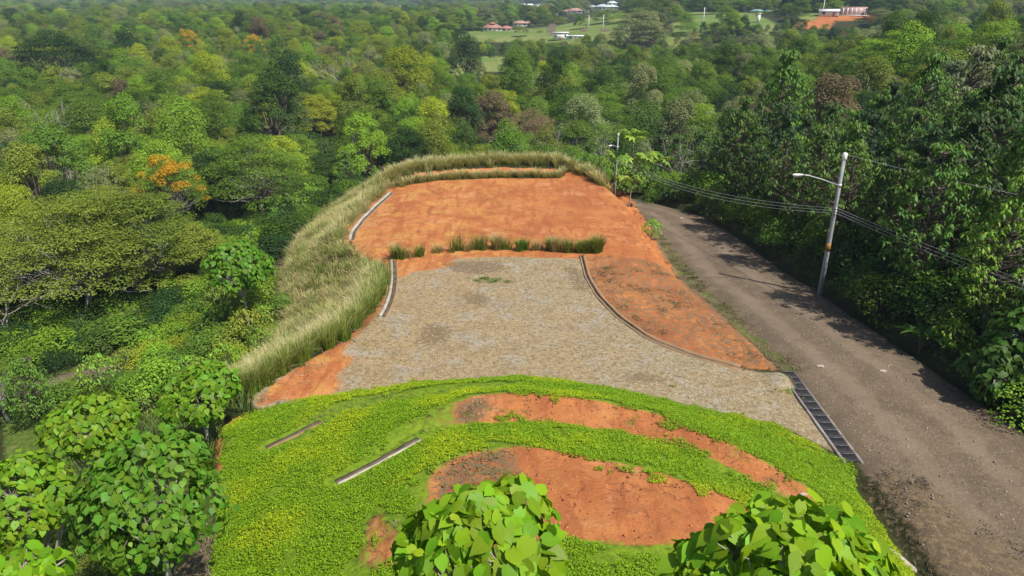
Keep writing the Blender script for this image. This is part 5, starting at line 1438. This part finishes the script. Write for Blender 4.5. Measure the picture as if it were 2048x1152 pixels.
# single clumps along the near edge of the terrace, one object each
clumps = [(795, 517, 0.9, 40, 0), (840, 512, 0.7, 26, 0), (812, 516, 0.6, 22, 1), (880, 505, 0.5, 18, 1), (912, 503, 1.1, 18, 0), (940, 500, 0.6, 22, 1), (965, 498, 0.9, 40, 0), (990, 498, 0.95, 44, 1), (1012, 498, 0.7, 30, 0), (1045, 500, 0.75, 60, 2), (1070, 501, 0.6, 26, 1), (1098, 502, 0.8, 50, 0), (1118, 503, 0.9, 50, 1), (1140, 504, 0.7, 50, 0), (1160, 504, 0.75, 56, 0), (1180, 505, 0.8, 56, 0), (1202, 505, 1.05, 70, 0)]
cl_names = ["green tufted", "straw coloured", "leafy green"]
for i, (px, py, hh, nb, kd) in enumerate(clumps):
    q = hit(px, py); g = Geo(); sub = np.array([q[:2] + rg.normal(size=2) * np.array([0.30, 0.12]) for _ in range(3)])
    cs = [((0.10, 0.17, 0.015), (0.24, 0.27, 0.06)), ((0.22, 0.20, 0.06), (0.46, 0.38, 0.18)), ((0.09, 0.20, 0.015), (0.16, 0.27, 0.03))][kd]
    tufts(sub, int(nb * 1.5), hh * 1.25, 0.26, 0.45, 0.042, cs[0], cs[1], g, rg)
    V0 = np.concatenate(g.V) - q; g.V = [V0]
    o = link("grass_clump", g.mesh("grass_clump", MAT['blade'], tint=True), None, q)
    tag(o, f"{cl_names[kd]} grass clump, {ordinal(i)} from left along the near edge of the orange terrace", "grass clump", "grass clumps between terrace and lot")
for (px, py, w_) in ((962, 560, 0.5), (996, 563, 0.6)):
    q = hit(px, py); g = Geo(); sub = np.array([q[:2] + rg.normal(size=2) * np.array([w_ * 0.8, 0.25]) for _ in range(14)])
    tufts(sub, 24, 0.13, 0.16, 0.9, 0.03, (0.09, 0.17, 0.02), (0.14, 0.24, 0.03), g, rg)
    V0 = np.concatenate(g.V) - q; g.V = [V0]
    o = link("grass_patch", g.mesh("grass_patch", MAT['blade'], tint=True), None, q)
    tag(o, ("left" if px < 980 else "right") + " of two small bright green grass patches growing in the gravel lot", "grass", "green patches in the gravel")
# weeds and low herbs over the left slope
g = Geo(); p = np.vstack([pts_in(left_poly, 9.0, rg), pts_in(under_poly, 5.0, rg)]); p = p[~inpoly(p[:, 0], p[:, 1], path_poly)]
tufts(p, 10, 0.30 + 0.45 * rg.random(len(p)) * S(0.3, 0.7, fbm(p[:, 0] / 1.5, p[:, 1] / 1.5)), 0.25, 0.8, 0.045, (0.07, 0.13, 0.012), (0.17, 0.24, 0.03), g, rg)
p = pts_in(np.array([[-46, 8], [-10.8, 8], [-11.5, 26], [-14, 34], [-46, 34]]), 5.0, rg); p = p[~inpoly(p[:, 0], p[:, 1], green_poly) & ~inpoly(p[:, 0], p[:, 1], straw_poly) & ~inpoly(p[:, 0], p[:, 1], path_poly)]
p = p[np.array([(-30 < project((a, b, float(c)))[0] < 700) for a, b, c in zip(p[:, 0], p[:, 1], height(p[:, 0], p[:, 1]))])]
tufts(p, 10, 0.35 + 0.5 * rg.random(len(p)), 0.28, 0.8, 0.04, (0.05, 0.10, 0.012), (0.15, 0.20, 0.03), g, rg)
tag(link("weeds", g.mesh("weeds", MAT['blade'], tint=True)), "rank green weeds and grass on the slope left of the lot", "weeds", None, "stuff")
# dead grass on the wedge and the road bank, short green on the verges
g = Geo()
def litter(poly, dens, h, w, c0, c1, lean=1.2, nb=7, thr=0.0):
    p = pts_in(poly, dens, rg)
    if thr: p = p[fbm(p[:, 0] / 1.3, p[:, 1] / 1.3, 3) > thr]
    tufts(p, nb, h * rg.uniform(0.6, 1.4, len(p)), 0.16, lean, w, c0, c1, g, rg)
litter(ramp_poly, 16, 0.13, 0.022, (0.14, 0.10, 0.05), (0.36, 0.27, 0.15), thr=0.50)
litter(ramp_poly, 5, 0.12, 0.022, (0.07, 0.08, 0.02), (0.14, 0.15, 0.04), thr=0.55)
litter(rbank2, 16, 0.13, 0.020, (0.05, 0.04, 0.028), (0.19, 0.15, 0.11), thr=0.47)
litter(verge_poly, 12, 0.10, 0.024, (0.07, 0.05, 0.03), (0.24, 0.18, 0.11), lean=2.0)
litter(rverge_poly, 16, 0.20, 0.024, (0.09, 0.08, 0.035), (0.26, 0.20, 0.12), thr=0.42)
litter(straw_poly, 34, 0.12, 0.014, (0.22, 0.15, 0.08), (0.50, 0.40, 0.27), lean=1.3)
litter(left_edge_poly, 8, 0.14, 0.024, (0.18, 0.13, 0.06), (0.44, 0.34, 0.2), lean=1.8, thr=0.45)
litter(fringe_poly, 10, 0.10, 0.02, (0.16, 0.14, 0.05), (0.40, 0.32, 0.2), lean=1.6, thr=0.45)
tag(link("dead_grass", g.mesh("dead_grass", MAT['blade'], tint=True)), "brown dead grass on the orange wedge, banks and verges", "dead grass", None, "stuff")
g = Geo()
litter(verge_poly, 14, 0.13, 0.026, (0.06, 0.10, 0.012), (0.14, 0.19, 0.03), thr=0.40)
litter(rverge_poly, 9, 0.12, 0.026, (0.07, 0.11, 0.012), (0.16, 0.21, 0.03), thr=0.52)
litter(lot_poly, 7.0, 0.05, 0.020, (0.13, 0.11, 0.045), (0.30, 0.23, 0.11), lean=1.7, nb=6, thr=0.50)
litter(lot_poly, 2.5, 0.05, 0.020, (0.09, 0.10, 0.03), (0.17, 0.17, 0.05), lean=1.5, nb=6, thr=0.54)
litter(bench1_poly, 14, 0.10, 0.022, (0.12, 0.14, 0.03), (0.26, 0.24, 0.09), thr=0.45)
litter(bench2_poly, 8, 0.09, 0.022, (0.10, 0.11, 0.03), (0.22, 0.20, 0.08), thr=0.56)
litter(fringe_poly, 8, 0.11, 0.022, (0.10, 0.15, 0.03), (0.20, 0.24, 0.06), thr=0.5)
tag(link("short_grass", g.mesh("short_grass", MAT['blade'], tint=True)), "short sparse grass on the verges, benches and lot", "grass", None, "stuff")

# ------------------------------------------------------------------ the yellow green groundcover of the banks with its tiny flowers
lo = green_poly.min(0); hi_ = green_poly.max(0)
n = int(np.prod(hi_ - lo) * 900)
p = lo + rg.random((n, 2)) * (hi_ - lo); p[:, 1] = np.maximum(p[:, 1], 6)
mm = at(M_green, p[:, 0], p[:, 1]) + (fbm(p[:, 0] * 1.7, p[:, 1] * 1.7, 3) - 0.5) * 1.4 + (fbm(p[:, 0] * 0.6 + 4, p[:, 1] * 0.6, 3) - 0.5) * 0.9
mm = mm - at(mask(bench1_poly, 4), p[:, 0], p[:, 1]) * 0.42 - at(mask(bench2l_poly, 5), p[:, 0], p[:, 1]) * 0.5 - at(mask(fringe_poly, 3), p[:, 0], p[:, 1]) * 0.45
for gl in gutter_lines:
    dd_ = np.full(len(p), 9.0)
    for c_ in gl: dd_ = np.minimum(dd_, np.hypot(p[:, 0] - c_[0], p[:, 1] - c_[1]))
    mm[dd_ < 0.24 + 0.2 * fbm(p[:, 0] * 3, p[:, 1] * 3)] = 0
p = p[mm > 0.56]
zz = height(p[:, 0], p[:, 1]); vis = np.array([-40, 0])
cz = p[:, 1] * CP - (zz - CAM_H) * SP; py_ = 576 - FPX * (p[:, 1] * SP + (zz - CAM_H) * CP) / cz
k_ = py_ < 1190; p = p[k_]; zz = zz[k_]
clump = fbm(p[:, 0] * 2.3, p[:, 1] * 2.3, 3)
hh = 0.02 + 0.17 * np.clip(clump, 0, 1) * rg.random(len(p)) ** 0.5
N = unit(np.array([0, 0, 1.0]) + rg.normal(size=(len(p), 3)) * 0.45)
big = fbm(p[:, 0] / 2.5, p[:, 1] / 2.5, 3)
bw = S(0.40, 0.68, big)[:, None]; tc = (np.array([[0.30, 0.41, 0.010]]) * bw + np.array([[0.195, 0.34, 0.010]]) * (1 - bw)) * rg.uniform(0.7, 1.25, (len(p), 1))
L_ = rg.uniform(0.040, 0.075, len(p))
Vq, Fq = leaf_quads(np.column_stack([p, zz + hh]), N, L_, L_ * 0.75, 0.1, rg)
tag(link("groundcover", mesh_np("groundcover", Vq, [Fq], MAT['tinted'], False, np.repeat(tc, 4, 0))), "yellow green creeping groundcover carpeting the terraced banks", "groundcover", None, "stuff")
sel = rg.random(len(p)) < 0.007 * S(0.30, 0.65, big); pf = p[sel]; zf = zz[sel] + 0.10 + 0.10 * rg.random(sel.sum())
Vq, Fq = leaf_quads(np.column_stack([pf, zf]), unit(np.array([0, 0, 1.0]) + rg.normal(size=(len(pf), 3)) * 0.3), 0.05, 0.045, 0.0, rg)
tag(link("yellow_flowers", mesh_np("yellow_flowers", Vq, [Fq], MAT['tinted'], False, np.tile([0.75, 0.55, 0.02], (len(Vq), 1)))), "tiny yellow flowers dotted over the groundcover banks", "flowers", None, "stuff")

# ------------------------------------------------------------------ loose stones, leaf litter
def stones(poly, dens, s0, s1, col, geo):
    p = pts_in(poly, dens, rg); z = height(p[:, 0], p[:, 1])
    for (x, y), zz_ in zip(p, z):
        s = s0 + (s1 - s0) * rg.random() ** 3
        v = unit(np.array([(1, 0, 0), (-1, 0, 0), (0, 1, 0), (0, -1, 0), (0, 0, 1), (0, 0, -0.6)], float) + rg.normal(size=(6, 3)) * 0.25) * s * np.array([1, 1, 0.55])
        geo.add(v + np.array([x, y, zz_ + 0.01]), [(0, 2, 4), (2, 1, 4), (1, 3, 4), (3, 0, 4), (2, 0, 5), (1, 2, 5), (3, 1, 5), (0, 3, 5)], np.array(col) * rg.uniform(0.6, 1.25))
MAT['stone'] = leaf_material("stone", 0.0, 0.0, tint_attr=True, vary=0.3, hue=0.02)
g = Geo()
rp = road_poly[(road_poly[:, 1] < 75)]
stones(rp, 5.0, 0.02, 0.075, (0.30, 0.26, 0.21), g); stones(lot_poly, 7.0, 0.015, 0.06, (0.40, 0.36, 0.31), g)
stones(patch_poly, 14.0, 0.015, 0.075, (0.40, 0.15, 0.065), g); stones(bench2_poly, 12.0, 0.015, 0.07, (0.40, 0.20, 0.10), g); stones(pad_poly, 2.5, 0.02, 0.06, (0.42, 0.18, 0.08), g); stones(bank_poly, 8.0, 0.03, 0.12, (0.40, 0.14, 0.06), g)
tag(link("loose_stones", g.mesh("loose_stones", MAT['stone'], tint=True)), "loose gravel stones and clods scattered over road, lot and bare earth", "stones", None, "stuff")
for i, (px, py, s, lb) in enumerate(((1641, 734, 0.16, "pale flat stone on the road near the trench grate's far end"), (1766, 743, 0.14, "pale flat stone in the middle of the gravel road"), (1607, 990, 0.11, "small white stone in the groundcover behind the foreground tree top"), (1363, 437, 0.16, "pale stone at the road's far bend"))):
    q = hit(px, py); r = np.random.default_rng(i)
    v = unit(rdir(40, r)) * np.array([1.3, 0.8, 0.45]) * s * r.uniform(0.85, 1.1, (40, 1))
    import bmesh
    bm = bmesh.new()
    for a in v: bm.verts.new(a)
    bmesh.ops.convex_hull(bm, input=bm.verts)
    me = bpy.data.meshes.new("pale_stone"); bm.to_mesh(me); bm.free(); me.materials.append(MAT['concrete'])
    tag(link("pale_stone", me, None, q + (0, 0, s * 0.2)), lb, "stone")

# ------------------------------------------------------------------ far houses
MAT['white_wall'] = plain("white_wall", (0.78, 0.77, 0.74), 0.8, 0.2, 0.06, 0.5)
MAT['pink_wall'] = plain("pink_wall", (0.55, 0.36, 0.32), 0.85, 0.2, 0.15, 0.5)
MAT['red_roof'] = plain("red_roof", (0.42, 0.20, 0.16), 0.7, 0.3, 0.2, 0.8)
MAT['clay_roof'] = plain("clay_roof", (0.45, 0.27, 0.20), 0.8, 0.2, 0.2, 0.8)
MAT['teal_roof'] = plain("teal_roof", (0.20, 0.36, 0.36), 0.5, 0.4, 0.15, 0.8)
MAT['pale_roof'] = plain("pale_roof", (0.55, 0.60, 0.60), 0.5, 0.4, 0.1, 0.8)
MAT['white_roof'] = plain("white_roof", (0.80, 0.80, 0.79), 0.6, 0.3, 0.05, 0.8)
MAT['glass'] = plain("window_glass", (0.03, 0.04, 0.05), 0.1, 0.6, 0.1, 0.8)
def hip(g, c, w, d, z0, h, ridge=0.4, ov=0.7):
    x, y = w / 2 + ov, d / 2 + ov; rx = max(0.05, w / 2 * ridge)
    v = np.array([(-x, -y, z0), (x, -y, z0), (x, y, z0), (-x, y, z0), (-rx, 0, z0 + h), (rx, 0, z0 + h), (-x, -y, z0 - 0.2), (x, -y, z0 - 0.2), (x, y, z0 - 0.2), (-x, y, z0 - 0.2)]) + np.array([c[0], c[1], 0])
    g.add(v, [(0, 1, 5, 4), (2, 3, 4, 5), (6, 7, 1, 0), (7, 8, 2, 1), (8, 9, 3, 2), (9, 6, 0, 3), (6, 9, 8, 7)]); g.F[3].append(np.array([(1, 2, 5), (3, 0, 4)]) + g.n - 10)
def house(idx, label, blocks, wall, roof, cat="house", rz=0.0, name="far_house", windows=True, px=40):
    """blocks: x, y, w, d, z0, wall height, roof kind, roof height"""
    q = houses_at[idx]; root = empty(name, (q[0], q[1], q[2] - 0.3), rz - math.atan2(q[0], q[1])); tag(root, label, cat)
    wid = max(b_[0] + b_[2] / 2 for b_ in blocks) - min(b_[0] - b_[2] / 2 for b_ in blocks); k_ = min(1.7, max(0.7, 0.85 * px * q[1] / FPX / wid)); root.scale = (k_, k_, k_)
    for (x, y, w, d, z0, wh, kind, rh) in blocks:
        wl = Geo().box((x, y, z0 + wh / 2), (w, d, wh)).build("wall", MAT[wall], root)
        if kind == 'hip':
            g = Geo(); hip(g, (x, y), w, d, z0 + wh + 0.01, rh); g.build("roof", MAT[roof], root)
        elif kind == 'flat':
            Geo().box((x, y, z0 + wh + 0.16), (w + 1.0, d + 1.0, 0.3)).build("roof", MAT[roof], root)
        elif kind == 'shed':
            g = Geo(); g.box((0, 0, 0), (w + 0.8, d + 1.0, 0.15)); o = g.build("roof", MAT[roof], root, loc=(x, y, z0 + wh + 0.35)); o.rotation_euler = (0.12, 0, 0)
        if windows:
            n = max(2, int(w / 3.2)); me = Geo().box((0, 0, 0), (1.3, 0.12, 1.2)).mesh("window", MAT['glass'])
            for k in range(n):
                isdoor = (k == n // 2 and z0 == 0)
                if isdoor: Geo().box((x + (k + 0.5) * w / n - w / 2, y - d / 2 - 0.01, z0 + 1.05), (1.1, 0.12, 2.1)).build("door", MAT['clay_roof'], root)
                else: link("window", me, root, (x + (k + 0.5) * w / n - w / 2, y - d / 2 - 0.01, z0 + wh * 0.58))
    return root
house(0, "red hip roofed house with a small roof lantern on the far green hill", [(0, 0, 13, 9, 0, 2.7, 'hip', 2.4), (0, 0, 3, 2.5, 4.6, 0.8, 'hip', 0.9), (10, -1, 7, 6, 0, 2.3, 'hip', 1.5)], 'white_wall', 'red_roof', px=62)
house(1, "clay roofed white house uphill of the red hip roofed house", [(0, 0, 12, 8, 0, 3.2, 'hip', 2.0), (6, 1, 6, 6, 0.2, 2.8, 'hip', 1.4)], 'white_wall', 'clay_roof', px=38)
house(2, "modern white flat roofed house on the far hillside", [(-3, 0, 10, 8, 0, 4.4, 'flat', 0), (7, -1, 10, 7, 0, 2.4, 'flat', 0)], 'white_wall', 'white_roof', px=66)
house(3, "clay roofed house with white end beside the far dirt lane", [(0, 0, 12, 9, 0, 2.8, 'hip', 2.0), (9, 0, 6, 6, 0, 2.6, 'flat', 0), (-7, -2, 7, 6, 0, 2.2, 'hip', 1.2)], 'white_wall', 'clay_roof', px=56)
house(4, "large house with pale blue grey roofs on the hilltop", [(0, 0, 20, 10, 0, 3.0, 'hip', 2.0), (5, 1, 8, 6, 4.3, 1.6, 'hip', 1.6), (-12, 0, 8, 8, 0, 2.6, 'hip', 1.5)], 'white_wall', 'pale_roof', px=66)
house(5, "row of white buildings along the far skyline", [(-14, 0, 10, 8, 0, 5.0, 'flat', 0), (-3, 1, 9, 7, 0, 3.4, 'hip', 1.5), (8, 0, 10, 8, 0, 4.2, 'flat', 0), (20, 2, 12, 8, 0, 4.8, 'hip', 1.6)], 'white_wall', 'white_roof', "buildings", name="far_building", px=75)
house(6, "low house with teal sheet roofs above the red earth", [(-3, 0, 12, 8, 0, 2.6, 'hip', 1.6), (8, 0, 12, 7, 0, 2.2, 'hip', 1.2)], 'white_wall', 'teal_roof', px=48)
house(7, "small white shed standing on the far red earth", [(0, 0, 9, 6, 0, 2.4, 'shed', 0)], 'white_wall', 'white_roof', "shed", name="far_shed")
def shell_house():
    q = houses_at[8]; root = empty("unfinished_house", (q[0], q[1], q[2] - 0.3), -math.atan2(q[0], q[1])); tag(root, "unfinished pink walled house with open columns on red earth", "house")
    Geo().box((0, 3, 2.2), (13, 0.3, 4.4)).build("wall", MAT['pink_wall'], root); Geo().box((-6.4, 0, 2.0), (0.3, 5.6, 4.0)).build("wall", MAT['pink_wall'], root); Geo().box((6.4, 0, 2.0), (0.3, 5.6, 4.0)).build("wall", MAT['pink_wall'], root)
    me = Geo().box((0, 0, 2.0), (0.55, 0.5, 4.0)).mesh("column", MAT['white_wall'])
    for k in range(6): link("column", me, root, (-5.4 + k * 2.15, -3, 0))
    Geo().box((0, -3, 4.15), (12, 0.5, 0.3)).build("beam", MAT['pink_wall'], root)
    Geo().box((0, 0, 0.1), (14, 7, 0.25)).build("floor_slab", MAT['white_wall'], root)
shell_house()
house(9, "little red pagoda roofed pavilion among the far trees", [(0, 0, 4, 4, 0, 2.6, 'hip', 1.4), (0, 0, 2.2, 2.2, 3.6, 1.2, 'hip', 1.6)], 'white_wall', 'red_roof', "pavilion", name="far_pavilion")
q0 = hit(1516, 46); root = empty("gate_pillar", q0); tag(root, "white gate pillar below the teal roofed house", "pillar")
Geo().box((0, 0, 2.2), (1.4, 1.4, 4.4)).build("shaft", MAT['white_wall'], root); Geo().box((0, 0, 4.6), (1.9, 1.9, 0.35)).build("cap", MAT['white_wall'], root)
for (px, py, hh, lb) in ((1177, 63, 9, "white far utility pole beside the dirt lane"), (1206, 64, 9, "far utility pole between the lane and the umbrella trees"), (1406, 52, 9, "thin far utility pole in the sunny pasture"), (1645, 30, 9, "far utility pole beside the small white shed"), (1708, 26, 11, "far utility pole behind the unfinished pink house"), (1256, 66, 8, "pale thin far pole just left of the umbrella trees")):
    q = hit(px, py); root = empty("utility_pole", q); tag(root, lb, "utility pole", "far utility poles")
    Geo().tube([(0, 0, -0.3), (0, 0, hh)], [0.22, 0.15], 6, True).build("shaft", MAT['white_wall'], root); Geo().box((0, 0, hh - 0.8), (1.8, 0.15, 0.15)).build("crossarm", MAT['bark'], root)

# ------------------------------------------------------------------ the air
b = NB("haze"); vol = b.node("ShaderNodeVolumePrincipled"); vol.inputs["Color"].default_value = (0.62, 0.80, 1.0, 1); vol.inputs["Density"].default_value = 0.00019; vol.inputs["Anisotropy"].default_value = 0.0
b.l.new(vol.outputs[0], b.out.inputs["Volume"])
ztop = float(max(SZ.max() + 40, 60)); zbot = float(SZ.min() - 1.5)
hz = Geo().box((0, 2480, (ztop + zbot) / 2), (9200, 6000, ztop - zbot)).build("haze", b.m)
tag(hz, "thin blue haze lying over the far hills", "haze", None, "stuff")
